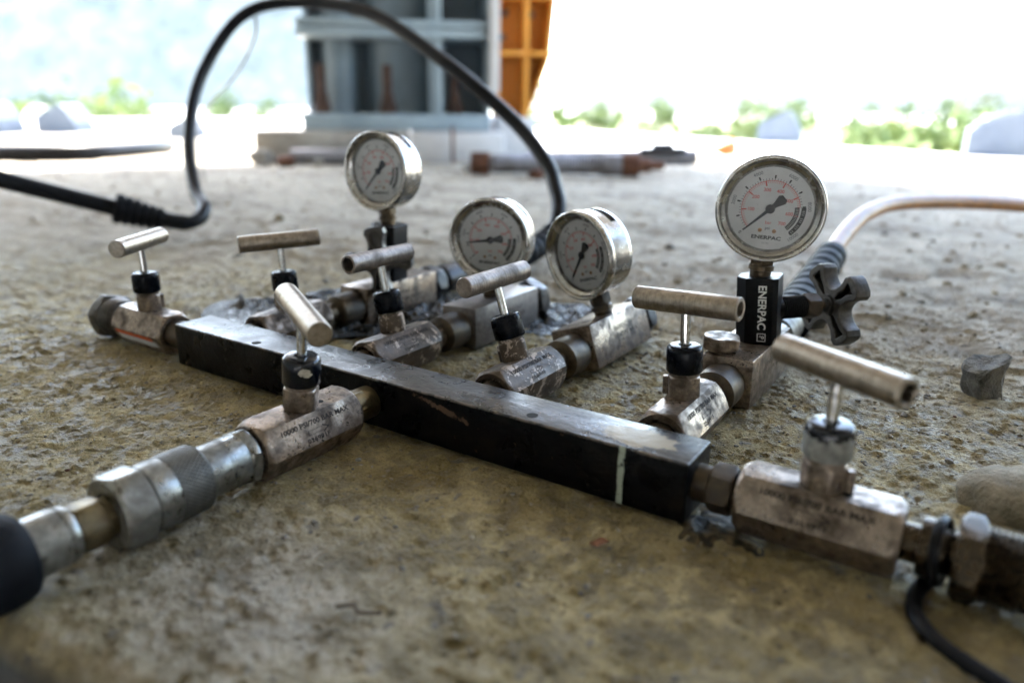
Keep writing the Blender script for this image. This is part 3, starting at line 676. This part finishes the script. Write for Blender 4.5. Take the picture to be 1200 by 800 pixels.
# ---- quick coupler on the near valve
d_ = Vector((0, -1, 0)); O6 = Vector((202.1, -88, 16)); T = frame(O6, (0, -1, 0), (0, 0, 1))
mb = MB(); mb.lathe([(11, -4), (11, 3), (13, 3.5), (13.7, 5), (13.7, 34)], T, 48); mb.lathe([(13.9, 17.2), (13.5, 17.6), (13.5, 18.4), (13.9, 18.8)], T, 48, caps=False)
mb.nut(27.6, 2, 9, T @ Matrix.Rotation(R(22), 4, 'Z'))
cp = part(mb, 'quick_coupler', M['zinc'], label='silver quick coupler with a knurled ring')
mb = MB(); prof = [(14, 31), (16.2, 31.6), (17, 33)]
vs = []; fs = []; NS = 288; zz = np.linspace(33, 49, 50)
for iz, z_ in enumerate(zz):
    for k in range(NS): 
        a = 2*math.pi*k/NS; kn = .27*(abs(math.sin(a*24+z_*1.1))+abs(math.sin(a*24-z_*1.1))); vs.append(((17.-.45+kn)*math.cos(a), (17.-.45+kn)*math.sin(a), z_))
for i in range(len(zz)-1):
    for k in range(NS): a, b_ = i*NS+k, i*NS+(k+1) % NS; fs.append((a, b_, b_+NS, a+NS))
mb.add(vs, fs, 0, T); mb.lathe(prof, T, 60, caps=False)
part(mb, 'knurled_ring', M['knurled_zinc'], parent=cp)
mb = MB(); mb.lathe([(16.6, 49), (16.8, 49.6), (16.8, 60), (16.1, 60.5), (16.1, 61.6), (16.8, 62)], T, 60, caps=False); mb.nut(34.2, 61.6, 76, T @ Matrix.Rotation(R(8), 4, 'Z'), both=(0, 1), rnd=.955, hole=10.5)
part(mb, 'coupler_sleeve', M['zinc'], parent=cp)
# ---- fittings at the right end
T = frame((499, 16, 16), (1, 0, 0), (0, 0, 1))
mb = MB(); mb.lathe([(8.5, -4), (8.5, 6), (12.6, 6.6), (12.8, 8), (12.8, 12.5), (12, 13.2), (9.6, 13.5), (9.6, 16)]+thread(9.8, 16, 19, 1.5, .8)+[(10, 19), (10, 21)], T, 48)
mb.nut(33.0, 19.5, 29.5, T @ Matrix.Rotation(R(6), 4, 'Z')); mb.lathe([(15, 29)]+thread(16.2, 30, 45, 2.2, 1.1)+[(15.4, 46), (13, 47), (13, 80)], T, 56)
part(mb, 'threaded_coupler', M['oily_steel'], label='dark threaded coupler at the right end')

# ------------------------------------------------------------------ dust cap tether (its own loose thing)
mb = MB(); T = frame((513.5, 16, 16), (1, -.14, .10), (0, 0, 1)); mb.lathe([(10.8, -1.6), (14.4, -2.0), (15.4, 0), (14.4, 2.0), (10.8, 1.6), (10.8, -1.6)], T, 48, caps=False)
pts = spline([(512, 17, 2.5), (509, 6, 1.6), (508, -3, 1.4), (510, -14, .8), (518, -24, 0), (530, -32, 0), (548, -42, 0), (570, -60, 0)], 8)
mb.tube(pts, 3.3, 14)
tag(mb.build('dust_cap_tether', M['rubber']), 'black rubber dust cap tether looped round the right hand coupler and trailing on the concrete', 'tether')

# ------------------------------------------------------------------ hoses
def boot_rad(n, r0, r1, ribs, depth):
    out = []
    for i in range(n):
        t = i/(n-1); r = r0+(r1-r0)*t
        ph = (t*ribs) % 1; r -= depth*(1 if ph < .28 else 0)*(1-.0*t); out.append(r)
    return out
def resample(pts, n):
    P = [Vector(p) for p in pts]; d = [0]
    for a, b_ in zip(P, P[1:]): d.append(d[-1]+(b_-a).length)
    out = []; j = 0
    for i in range(n):
        t = d[-1]*i/(n-1)
        while j < len(d)-2 and d[j+1] < t: j += 1
        u = (t-d[j])/max(1e-9, d[j+1]-d[j]); out.append(P[j].lerp(P[j+1], u))
    return out
# 1 black hose looping up behind the gauges
h1 = empty('hydraulic_hose', (.03, .45, .02)); WM[h1.name] = Matrix.Translation((.03, .45, .02))
tag(h1, 'black hydraulic hose arching high behind the gauges and dropping to the slab on the left', 'hose', 'hydraulic hoses')
mb = MB(); T = frame((29, 258.5, 18), (0, 1, 0), (0, 0, 1)); mb.lathe([(10, 0), (10, 8), (11, 9), (11, 26), (15, 27), (15.5, 30), (15.5, 70), (13, 72), (13, 110)], T, 40); mb.nut(32, 4, 20, T @ Matrix.Rotation(R(11), 4, 'Z')); mb.nut(27, 74, 92, T)
part(mb, 'hose_fitting', M['dark_steel'], parent=h1)
arc = [(29, 362, 18), (29, 420, 19), (28, 480, 25), (27, 522, 38), (17, 553, 66), (-3, 575, 91), (-30, 595, 121), (-103, 618, 177), (-233, 626, 259), (-412, 651, 340), (-597, 652, 367), (-694, 616, 342), (-715, 540, 241), (-666, 471, 142), (-579, 412, 66), (-514, 382, 40), (-499, 349, 25), (-523, 316, 31), (-553, 272, 48), (-586, 198, 76), (-602, 145, 96), (-613, 94, 115), (-622, 20, 130), (-628, -70, 140)]
full = resample(spline(arc, 10), 420)
def near(pt): return min(range(len(full)), key=lambda i: (full[i]-Vector(pt)).length)
kk = near((-556, 265, 50)); mb = MB(); mb.tube(full, [10.3 if i < kk-20 else 12 for i in range(len(full))], 24); part(mb, 'hose_line', M['rubber'], parent=h1)
i0, i1 = near((29, 380, 18)), near((27, 522, 40)); seg_ = resample(full[i0:i1+1], 120); mb = MB(); mb.tube(seg_, boot_rad(120, 18.5, 14.5, 9, 2.2), 32); part(mb, 'bend_restrictor', M['boot_rubber'], parent=h1, label='ribbed sleeve behind the gauges')
i0, i1 = near((-519, 320, 30)), near((-556, 265, 50)); seg_ = resample(full[i0:i1+1], 110); mb = MB(); mb.tube(seg_, boot_rad(110, 16, 22.5, 6.3, 2.6), 32); part(mb, 'bend_restrictor', M['boot_rubber'], parent=h1, label='ribbed sleeve on the left')
# 2 amber hose on the right
h2 = empty('hydraulic_hose', (.37, .4, .02)); WM[h2.name] = Matrix.Translation((.37, .4, .02))
tag(h2, 'amber brown hydraulic hose with a black ribbed sleeve, curving away behind the cross handle', 'hose', 'hydraulic hoses')
mb = MB(); T = frame((375.5, 258.5, 18), (-.04, 1, 0), (0, 0, 1)); mb.lathe([(10, 0), (10, 8), (11, 9), (11, 26), (15, 27), (15.5, 30), (15.5, 70), (13, 72), (13, 90)], T, 40); mb.nut(28, 4, 20, T @ Matrix.Rotation(R(11), 4, 'Z'))
part(mb, 'hose_fitting', M['zinc'], parent=h2)
arc = [(372, 330, 18), (370, 380, 21), (369, 425, 27), (368, 480, 36), (367, 525, 44), (366, 580, 56), (373, 665, 73), (396, 759, 80), (457, 872, 76), (536, 972, 67), (623, 1074, 55), (740, 1190, 35)]
full = resample(spline(arc, 10), 260)
mb = MB(); mb.tube(full, 9.6, 24); part(mb, 'hose_line', M['amber_hose'], parent=h2)
i1 = near((367, 530, 44)); seg_ = resample(full[:i1+1], 150); mb = MB(); mb.tube(seg_, boot_rad(150, 20.5, 15.5, 10, 2.0), 32); part(mb, 'bend_restrictor', M['boot_rubber'], parent=h2)
# 3 hose joined to the near coupler
h3 = empty('hydraulic_hose', (.202, -.27, .016)); WM[h3.name] = Matrix.Translation((.202, -.27, .016))
tag(h3, 'black booted hydraulic hose end at the lower left, plugged into the silver quick coupler', 'hose', 'hydraulic hoses')
T = frame((202.1, -88, 16), (0, -1, 0), (0, 0, 1))
mb = MB(); mb.lathe([(9.6, 74), (9.6, 79)], T, 32); mb.nut(20.5, 79, 92, T @ Matrix.Rotation(R(4), 4, 'Z'), rnd=.97); part(mb, 'hex_fitting', M['yellow_zinc'], parent=h3)
mb = MB(); mb.lathe([(11, 92), (12.2, 92.6), (12.8, 94), (12.8, 96), (12.3, 96.4), (12.3, 97.2), (13.1, 97.8), (13.3, 118)], T, 48); part(mb, 'ferrule', M['zinc'], parent=h3)
mb = MB(); mb.lathe([(13.4, 110), (16, 110.6), (18, 112.5), (19.2, 116), (19.6, 121), (19.4, 150), (17, 175), (12, 240)], T, 48); part(mb, 'boot', M['boot_rubber'], parent=h3)
mb = MB(); mb.tube([(202, -320, 16), (202, -380, 16), (202, -520, 14)], 10, 20); part(mb, 'hose_line', M['rubber'], parent=h3)
# thin wire hanging in the loop
mb = MB(); mb.tube(spline([(-669, 634, 345), (-700, 650, 310), (-845, 708, 250), (-1070, 785, 181), (-1268, 889, 90), (-1300, 920, 2)], 8), 2.4, 8)
tag(mb.build('wire', M['zinc']), 'thin pale wire hanging from the hose loop on the left down to the slab', 'wire')
# far black hose lying on the slab at the left
mb = MB(); mb.tube(spline([(-2900, 700, 22), (-2600, 900, 22), (-2350, 1100, 24), (-2420, 1350, 22), (-2550, 1560, 22), (-2700, 1700, 20)], 8), 32, 16)
tag(mb.build('hydraulic_hose', M['rubber']), 'dark hose lying far back on the left edge of the slab', 'hose', 'hydraulic hoses')

# ------------------------------------------------------------------ oil, film, stones
def blob(name, cx, cy, rx, ry, z, mat, seed, lump=1.6, n=56, label=None, **k):
    vs = []; fs = []; rr = np.random.default_rng(seed); ph = rr.random(6)*6.28
    for i in range(n+1):
        for j in range(n):
            a = 2*math.pi*j/n; e = 1+.18*math.sin(2*a+ph[0])+.13*math.sin(3*a+ph[1])+.09*math.sin(5*a+ph[2])+.05*math.sin(9*a+ph[3])
            f = i/n; x_ = cx+rx*e*f*math.cos(a); y_ = cy+ry*e*f*math.sin(a)
            hz = float(vnoise(np.array(x_/1000), np.array(y_/1000), 95, seed))*lump+float(vnoise(np.array(x_/1000), np.array(y_/1000), 210, seed+1))*lump*.7
            vs.append((x_, y_, z+(hz+.6)*(1-f**4) - 2.2*f**4))
    for i in range(n):
        for j in range(n): a, b_ = i*n+j, i*n+(j+1) % n; fs.append((a, b_, b_+n, a+n))
    mb = MB(); mb.add(vs, fs); return tag(mb.build(name, mat, sharp=180), label, kind='stuff', **k)
blob('oil_puddle', 5, 190, 135, 95, 2.6, M['oil'], 51, 16, label='black glossy puddle of oil and grime behind the bar')
blob('oil_puddle', 160, 290, 75, 48, 1.6, M['oil'], 55, 9, label='small patch of wet black grime behind the middle gauge block')
blob('oil_puddle', 425, 8, 24, 18, -.5, M['grime_film'], 57, 2.4, label='wet brown grime beneath the nipple at the right end of the bar')
def stone_geo(sx, sy, sz, seed, rough=.28, sub=3):
    bm = bmesh.new(); bmesh.ops.create_icosphere(bm, subdivisions=sub, radius=1); rr = np.random.default_rng(seed)
    pl = [(Vector(rr.normal(size=3)).normalized(), .48+.38*rr.random()) for _ in range(9)] if rough > .15 else []
    for v in bm.verts:
        p = v.co.copy()
        for nn, d in pl:
            e = p.dot(nn)-d
            if e > 0: p -= nn*e
        p += v.co*(float(vnoise(np.array(p.x+p.z*.7), np.array(p.y-p.z*.4), 2.6, seed))*rough*(1 if rough > .15 else 1.6))
        v.co = Vector((p.x*sx, p.y*sy, p.z*sz))
    bm.verts.index_update(); o = ([tuple(v.co) for v in bm.verts], [tuple(v.index for v in f.verts) for f in bm.faces]); bm.free(); return o
def stone(x_, y_, z_, sx, sy, sz, seed, mat, label, group=None, rough=.28, name='stone', sub=3, rz=0):
    mb = MB(); vs, fs = stone_geo(sx, sy, sz, seed, rough, sub); mb.add(vs, fs); o = mb.build(name, mat, sharp=22)
    o.location = (x_*MM, y_*MM, z_*MM); o.rotation_euler = (0, 0, rz); return tag(o, label, 'stone', group)
stone(523, 290, 12, 19, 17, 20, 41, M['dark_stone'], 'jagged grey stone standing on the slab at the far right', rough=.3)
stone(545, 114, 2, 27, 24, 17, 11, M['beige_stone'], 'rounded beige stone behind the dark threaded coupler', rough=.149, sub=4)
mb = MB(); meP = [MB().add(*stone_geo(1, .8, .6, 70+k, .3, 2)).mesh('pebble', M['grey_stone' if k % 3 else 'beige_stone'], 25) for k in range(6)]
PEB = [(505, 530, 6), (436, 470, 5), (457, 558, 5), (470, 440, 5), (430, 520, 4), (560, 420, 5), (600, 520, 6), (321, -103, 2.2), (260, -116, 2.), (259, -15, 2.4), (232, -40, 2.2), (-140, 160, 6), (-60, 330, 6), (-120, 260, 5), (-330, 300, 7), (-560, 560, 14), (-380, 620, 10), (120, 700, 10), (560, 700, 8), (480, 210, 3.4), (470, 120, 3), (500, 90, 3.4), (510, 150, 3), (443, -98, 2.)]
for k, (x_, y_, s_) in enumerate(PEB):
    o = link('pebble', meP[k % 6]); o.location = (x_*MM, y_*MM, s_*.25*MM); o.scale = (s_, s_, s_); o.rotation_euler = (0, 0, k*1.7)
    tag(o, 'small loose pebble scattered on the concrete slab', 'pebble', 'loose pebbles on the slab')
# fine grit: uncountable
mb = MB(); gg = [stone_geo(1, .8, .6, 90+k, .3, 1) for k in range(5)]
for k in range(15500):
    if k < 11000: x_ = rng.uniform(-250, 700); y_ = rng.uniform(-180, 560)
    else: x_ = rng.uniform(-2200, 2000); y_ = rng.uniform(300, 2300)
    if -5 < x_ < 420 and -6 < y_ < 40: continue
    s_ = (.3+rng.random()**4*1.7)*(1 if k < 11000 else 4.0)
    if y_ > 150 and k < 11000: s_ *= 1.4
    z_ = float(relief(np.array(x_/1000), np.array(y_/1000)))*1000
    vs, fs = gg[k % 5]; mb.add(vs, fs, (0, 1, 2, 1, 2)[k % 5] if k % 97 else 3, Matrix.Translation((x_, y_, z_+s_*.2)) @ Matrix.Rotation(k*1.1, 4, 'Z') @ Matrix.Scale(s_, 4))
tag(mb.build('grit', [M['grey_stone'], M['beige_stone'], M['pale_grit'], M['rust']], sharp=25), 'fine grit strewn over the slab', kind='stuff')
# orange cone scrap on sunlit yard
mb = MB(); T = frame((-604, 3150, 28), (-.84, -.55, -.1), (0, 0, 1)); mb.lathe([(3, -60), (36, -46), (44, -18), (33, 12), (18, 36), (8, 84)], T, 24)
tag(mb.build('plastic_plug', M['orange_plastic']), 'small orange plastic plug lying in the sun beyond the slab', 'plug')

# small litter in front of the bar
mb = MB(); mb.tube(spline([(317, -138, 1.2), (323, -134, 2.0), (327, -135, 1.0), (335, -131, 1.6)], 6), [.9]*19, 8)
tag(mb.build('twig', M['bark']), 'short dark twig lying on the slab in the left foreground', 'twig')
mb = MB(); vs = []; fs = []
for i in range(9):
    for j in range(5):
        u = i/8*2-1; v = (j/4*2-1)*(1-u*u)**.6
        vs.append((u*5.2, v*2.6, .9+1.4*v*v*.5+.6*math.sin(u*4)))
for i in range(8):
    for j in range(4): a_ = i*5+j; fs.append((a_, a_+5, a_+6, a_+1))
nV = len(vs); vs += [(x_, y_, z_-.35) for x_, y_, z_ in vs]; fs += [tuple(i+nV for i in f[::-1]) for f in fs]
mb.add(vs, fs, 0, Matrix.Translation((383, -38, .2)) @ Matrix.Rotation(.9, 4, 'Z')); tag(mb.build('dry_leaf', M['dry_leaf']), 'small curled orange brown dry leaf on the slab in front of the bar', 'leaf')
# ------------------------------------------------------------------ steel column on its pad
A = Vector((-1788, 1468, 0)); Bv = Vector((-1106, 2073, 0)); lx_ = (Bv-A).normalized(); ly_ = Vector((-lx_.y, lx_.x, 0))
TW = Matrix(((lx_.x, ly_.x, 0, A.x), (lx_.y, ly_.y, 0, A.y), (0, 0, 1, 0), (0, 0, 0, 1)))
mb = MB(); mb.box((0, 0, -10), (560, 760, 112), TW, bev=8); 
pad = mb.build('concrete_pad', M['pad_concrete']); tag(pad, 'low grey concrete pad carrying the blue steel column', 'pad')
mb = MB(); mb.box((565, 2, -10), (915, 760, 108), TW, bev=8)
tag(mb.build('concrete_pad', M['white_concrete']), 'pale smooth concrete pad on the right, under the blue column', 'pad')
col = empty('steel_column', tuple((TW @ Vector((500, 300, 126)))*MM)); WM[col.name] = Matrix.Translation(tuple((TW @ Vector((500, 300, 126)))*MM))
tag(col, 'blue painted ribbed steel column bolted to the concrete pad behind the manifold', 'column')
mb = MB(); mb.box((168, 60, 113), (868, 700, 172), TW, bev=3); part(mb, 'base_flange', M['pale_blue_paint'], parent=col)
mb = MB(); mb.box((180, 330, 172), (860, 360, 1898), TW, bev=0); mb.lathe([(62, 172), (62, 1898)], TW @ Matrix.Translation((300, 255, 0)), 32); mb.lathe([(150, 172), (150, 1898)], TW @ Matrix.Translation((545, 330, 0)), 40)
part(mb, 'core', M['blue_paint'], parent=col)
for x0, x1 in ((500, 526), (655, 690), (176, 188), (856, 866)):
    mb = MB(); mb.box((x0 if x0 != 500 else 640, 80, 172), (x1 if x0 != 500 else 648, 330, 1898), TW, bev=1) if x0 == 500 else mb.box((x0, 80 if x0 > 600 else 210, 172), (x1, 330, 1898), TW, bev=1)
    part(mb, 'rib', M['pale_blue_paint'], parent=col)
for z0, z1, xa in ((440, 470, 165), (476, 500, 165), (760, 785, 165), (1100, 1125, 165)):
    mb = MB(); mb.box((xa, 66, z0), (868, 330, z1), TW, bev=2); part(mb, 'stiffener_plate', M['pale_blue_paint'], parent=col)
mb = MB(); mb.box((866, 40, 250), (900, 330, 1898), TW, bev=2); part(mb, 'end_plate', M['white_concrete'], parent=col, label='end plate with sunlight painted in as a pale colour')  # sunlit look of the plate is put into its pale colour
for bx in (236, 482, 735):
    mb = MB(); mb.lathe([(17, 172), (17, 345), (14, 348)], TW @ Matrix.Translation((bx, 130, 0)), 20); mb.nut(56, 172, 210, TW @ Matrix.Translation((bx, 130, 0)) @ Matrix.Rotation(.3, 4, 'Z')); mb.nut(44, 211, 240, TW @ Matrix.Translation((bx, 130, 0)))
    part(mb, 'anchor_bolt', M['dark_rust'], parent=col)
# orange ribbed bracket to the right of the column
br = empty('steel_bracket', tuple((TW @ Vector((1000, 300, 0)))*MM)); WM[br.name] = Matrix.Translation(tuple((TW @ Vector((1000, 300, 0)))*MM))
tag(br, 'orange ribbed steel bracket fixed beside the blue column', 'bracket')
def extr(poly, y0, y1):
    n = len(poly); vs = [(x_, y0, z_) for x_, z_ in poly]+[(x_, y1, z_) for x_, z_ in poly]
    return vs, [tuple(range(n)), tuple(range(n, 2*n))[::-1]]+[(k, k+n, (k+1) % n+n, (k+1) % n) for k in range(n)]
mb = MB(); vs, fs = extr([(905, 165), (1030, 165), (1120, 380), (1140, 640), (1140, 1200), (905, 1200)], 330, 345); mb.add(vs, fs, 0, TW); part(mb, 'back_plate', M['orange_paint'], parent=br)
for x0, x1, zb in ((905, 920, 165), (1018, 1036, 160)):
    mb = MB(); mb.box((x0, 200, zb), (x1, 329, 1200), TW, bev=1); part(mb, 'rib', M['orange_paint'], parent=br)
for z0 in (395, 600, 900):
    mb = MB(); mb.box((921, 195, z0), (1017, 329, z0+16), TW, bev=1); mb.box((1037, 195, z0), (1128, 329, z0+16), TW, bev=1); part(mb, 'stiffener_plate', M['orange_paint'], parent=br)
mb = MB(); vs, fs = extr([(1036, 165), (1120, 380), (1142, 640), (1142, 1200), (1128, 1200), (1128, 640), (1106, 382), (1037, 200)], 200, 329); mb.add(vs, fs, 0, TW); part(mb, 'edge_flange', M['orange_paint'], parent=br)
for bx, bz in ((955, 560), (1060, 555), (945, 470)):
    mb = MB(); mb.nut(26, 0, 16, TW @ frame((bx, 329, bz), (0, -1, 0), (0, 0, 1))); part(mb, 'bolt', M['zinc'], parent=br)
mb = MB(); mb.box((905, 150, -10), (1060, 500, 163), TW, bev=4); tag(mb.build('concrete_pad', M['white_concrete']), 'short pale concrete pad under the orange bracket', 'pad')

# ---- pipes and rod on the slab
p0, p1 = Vector((-835, 1520, 36)), Vector((-420, 1765, 36)); dv = (p1-p0).normalized()
rod = empty('tie_rod', tuple((p0+dv*200)*MM)); WM[rod.name] = Matrix.Translation(tuple((p0+dv*200)*MM))
tag(rod, 'grey threaded steel tie rod with a rusty nut lying on the slab behind the hose', 'tie rod')
T = frame(p0, dv, (0, 0, 1))
mb = MB(); mb.lathe([(24, 40)]+thread(30, 60, 380, 9, 3)+[(33, 380), (33, 440), (28, 445)], T, 28); part(mb, 'shaft', M['pipe_steel'], parent=rod)
mb = MB(); mb.nut(66, -10, 45, T); part(mb, 'nut', M['rust'], parent=rod)
mb = MB(); mb.lathe([(34, 440), (34, 490), (22, 494), (20, 520), (18, 524), (13, 526), (13, 565)], T, 24); part(mb, 'tip', M['rust'], parent=rod)
p0 = Vector((-830, 1900, 30)); T = frame(p0, Vector((390, 200, 12)).normalized(), (0, 0, 1))
pp = empty('steel_pipe', tuple(p0*MM)); WM[pp.name] = Matrix.Translation(tuple(p0*MM)); tag(pp, 'smooth pale steel pipe behind the tie rod with a dark clamp on it', 'pipe')
mb = MB(); mb.lathe([(26, -60), (26, 520)], T, 28); part(mb, 'tube', M['pipe_steel'], parent=pp)
mb = MB(); mb.box((22, -40, 330), (34, 40, 480), T, bev=3); mb.box((33, -22, 370), (48, 22, 440), T, bev=6); part(mb, 'clamp', M['dark_steel'], parent=pp)
T = frame((-1590, 1490, 26), Vector((.72, .55, 0)), (0, 0, 1)); mb = MB(); mb.lathe([(24, -20), (27, 0), (27, 220), (20, 226)], T, 24)
tag(mb.build('steel_pipe', M['pipe_steel']), 'short pale pipe stub lying before the concrete pad, left of the tall gauge', 'pipe')
mb = MB(); mb.lathe([(6, -10), (6, 130)], Matrix.Translation((-1215, 1900, 0)), 12)
tag(mb.build('rebar', M['rust']), 'thin rusty rebar stub standing before the pale pad', 'rebar')
for k, (x_, y_, s_) in enumerate(((-1560, 1420, 30), (-1640, 1380, 24), (-1720, 1440, 44), (-1480, 1480, 24), (-640, 1560, 22), (-950, 1640, 20))):
    stone(x_, y_, s_*.4, s_*1.3, s_, s_*.8, 120+k, M['rust' if k in (0, 4) else 'grey_stone'], ['rusty rubble lump below the left end of the grey pad', 'small grey rubble lump far left before the grey pad', 'largest grey rubble lump, leftmost before the grey pad', 'grey rubble lump beside the pale pipe stub', 'rusty rubble lump beneath the tie rod', 'grey rubble lump before the pale pad'][k], 'rubble before the pads')

# ------------------------------------------------------------------ far things
def kerb_block(x_, y_, rz, s_, label):
    e = empty('concrete_block', (x_, y_, -.013)); e.rotation_euler = (0, 0, rz); WM[e.name] = Matrix.Translation((x_, y_, -.013)) @ Matrix.Rotation(rz, 4, 'Z')
    tag(e, label, 'concrete block', 'sloped concrete blocks in the yard')
    W = Matrix.Translation((x_*1000, y_*1000, -13)) @ Matrix.Rotation(rz, 4, 'Z') @ Matrix.Scale(s_, 4)
    pol = [(-110, 0), (150, 0), (150, 60), (95, 165), (60, 195), (-95, 125), (-110, 105)]; vs, fs = extr(pol, -120, 120); mb = MB(); mb.add(vs, fs, 0, W); part(mb, 'body', M['blue_grey_block'], parent=e)
    mb = MB(); vs, fs = extr([(-78, 136), (44, 191), (42, 197), (-80, 142)], -80, 80); mb.add(vs, fs, 0, W); part(mb, 'plate', M['dark_steel'], parent=e)
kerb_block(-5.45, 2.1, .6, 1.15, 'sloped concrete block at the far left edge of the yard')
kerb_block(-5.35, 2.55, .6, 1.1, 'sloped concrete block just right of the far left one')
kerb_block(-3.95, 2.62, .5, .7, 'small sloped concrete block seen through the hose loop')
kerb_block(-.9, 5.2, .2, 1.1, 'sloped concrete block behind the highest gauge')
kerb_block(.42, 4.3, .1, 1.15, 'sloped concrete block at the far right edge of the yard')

def crown_mesh(rad, hgt, n, leaf, mat, seed):
    rr = np.random.default_rng(seed); V = []; F = []
    cl = [(rr.normal(size=3)*np.array([.42, .42, .30]), .25+.25*rr.random()) for _ in range(14)]
    for i in range(n):
        c, s = cl[i % 14]; p = c+rr.normal(size=3)*s*.5; p = np.array([p[0]*rad, p[1]*rad, p[2]*hgt])
        a = rr.normal(size=3); a /= np.linalg.norm(a); b_ = np.cross(a, rr.normal(size=3)); b_ /= np.linalg.norm(b_); l = leaf*(.6+.8*rr.random())
        k = len(V); V += [tuple(p-a*l), tuple(p+b_*l*.5), tuple(p+a*l), tuple(p-b_*l*.5)]; F.append((k, k+1, k+2, k+3))
    me = bpy.data.meshes.new('crown'); me.from_pydata(V, [], F); me.materials.append(M[mat]); return me
crowns = [crown_mesh(1, 1, 1500, .07, 'leaf', 1), crown_mesh(1, 1, 1200, .08, 'leaf_light', 2), crown_mesh(1, 1, 1500, .07, 'leaf', 3)]
mb = MB(); mb.tube([(0, 0, 0), (30, 10, 400), (-10, 30, 800), (0, 0, 1150)], [70, 55, 40, 18], 10); mb.tube([(10, 10, 500), (200, 60, 850), (330, 120, 1100)], [34, 24, 8], 8); mb.tube([(0, 20, 600), (-180, -60, 900), (-300, -80, 1150)], [30, 20, 8], 8)
meT = mb.mesh('trunk', M['bark'])
def tree(px, dist, s_, cm, label, cat='tree', name='tree', squat=1.):
    a = yaw + math.atan((px-600)/858.); x_ = .51+math.sin(a)*dist; y_ = -.305+math.cos(a)*dist
    e = empty(name, (x_, y_, -3.95)); tag(e, label, cat, 'trees and bushes beyond the yard')
    t = link('trunk', meT, e); t.scale = (s_, s_, s_*squat)
    c = link('crown', cm, e); c.location = (0, 0, s_*1.25*squat); c.scale = (s_, s_, s_*.85*squat); c.rotation_euler = (0, 0, px)
tree(1080, 34, 2.35, crowns[0], 'dark green round tree at the far right below the hill'); tree(1122, 36, 2.2, crowns[2], 'second dark green tree at the far right, nearer the frame edge')
tree(1034, 44, 2.3, crowns[0], 'small dark tree left of the round tree on the far right'); tree(952, 13, 1.9, crowns[1], 'yellow green bush behind the highest gauge', 'bush', 'bush')
tree(833, 30, 2.25, crowns[1], 'pale bush between the orange plug and the column', 'bush', 'bush'); tree(662, 14, 2.15, crowns[1], 'light bush beside the orange bracket', 'bush', 'bush')
tree(1195, 18, 2.05, crowns[1], 'bright green bush at the right frame edge', 'bush', 'bush')
tree(90, 40, 2.3, crowns[0], 'green tree at the far left, left of the hose loop'); tree(130, 46, 2.3, crowns[2], 'green tree left of the hose loop, nearer to the loop'); tree(20, 50, 2.3, crowns[2], 'green tree at the left frame edge')
tree(240, 14, 2.1, crowns[1], 'light green bush seen through the hose loop', 'bush', 'bush')
for k, (px_, d_, s_, m_) in enumerate(((700, 70, 2.6, 0), (760, 85, 2.9, 2), (875, 60, 2.4, 1), (915, 75, 2.7, 0), (985, 55, 2.35, 2), (170, 70, 2.6, 1), (280, 75, 2.7, 2))):
    tree(px_, d_, s_, crowns[m_], ['green tree just right of the orange bracket, far off', 'far tree between the orange bracket and the highest gauge', 'pale far tree behind the left rim of the highest gauge', 'far tree behind the right rim of the highest gauge', 'far tree right of the highest gauge', 'pale far tree just left of the hose loop', 'far tree in the middle of the hose loop'][k])
tree(330, 60, 2.4, crowns[0], 'green tree left of the blue column, inside the hose loop')
# ------------------------------------------------------------------ haze
mb = MB(); mb.box((-2600e3, -1600e3, -5.2e3), (2600e3, 4200e3, 420e3), bev=0)
hz = bpy.data.materials.new('haze'); hz.use_nodes = True; hn = hz.node_tree.nodes; hn.remove(hn['Principled BSDF'])
pv = hn.new('ShaderNodeVolumePrincipled'); pv.inputs['Color'].default_value = (.78, .90, 1, 1); pv.inputs['Density'].default_value = .00003; pv.inputs['Anisotropy'].default_value = .3
hz.node_tree.links.new(pv.outputs[0], hn['Material Output'].inputs['Volume'])
tag(mb.build('haze', hz, smooth=False), 'pale haze over the valley', kind='stuff')
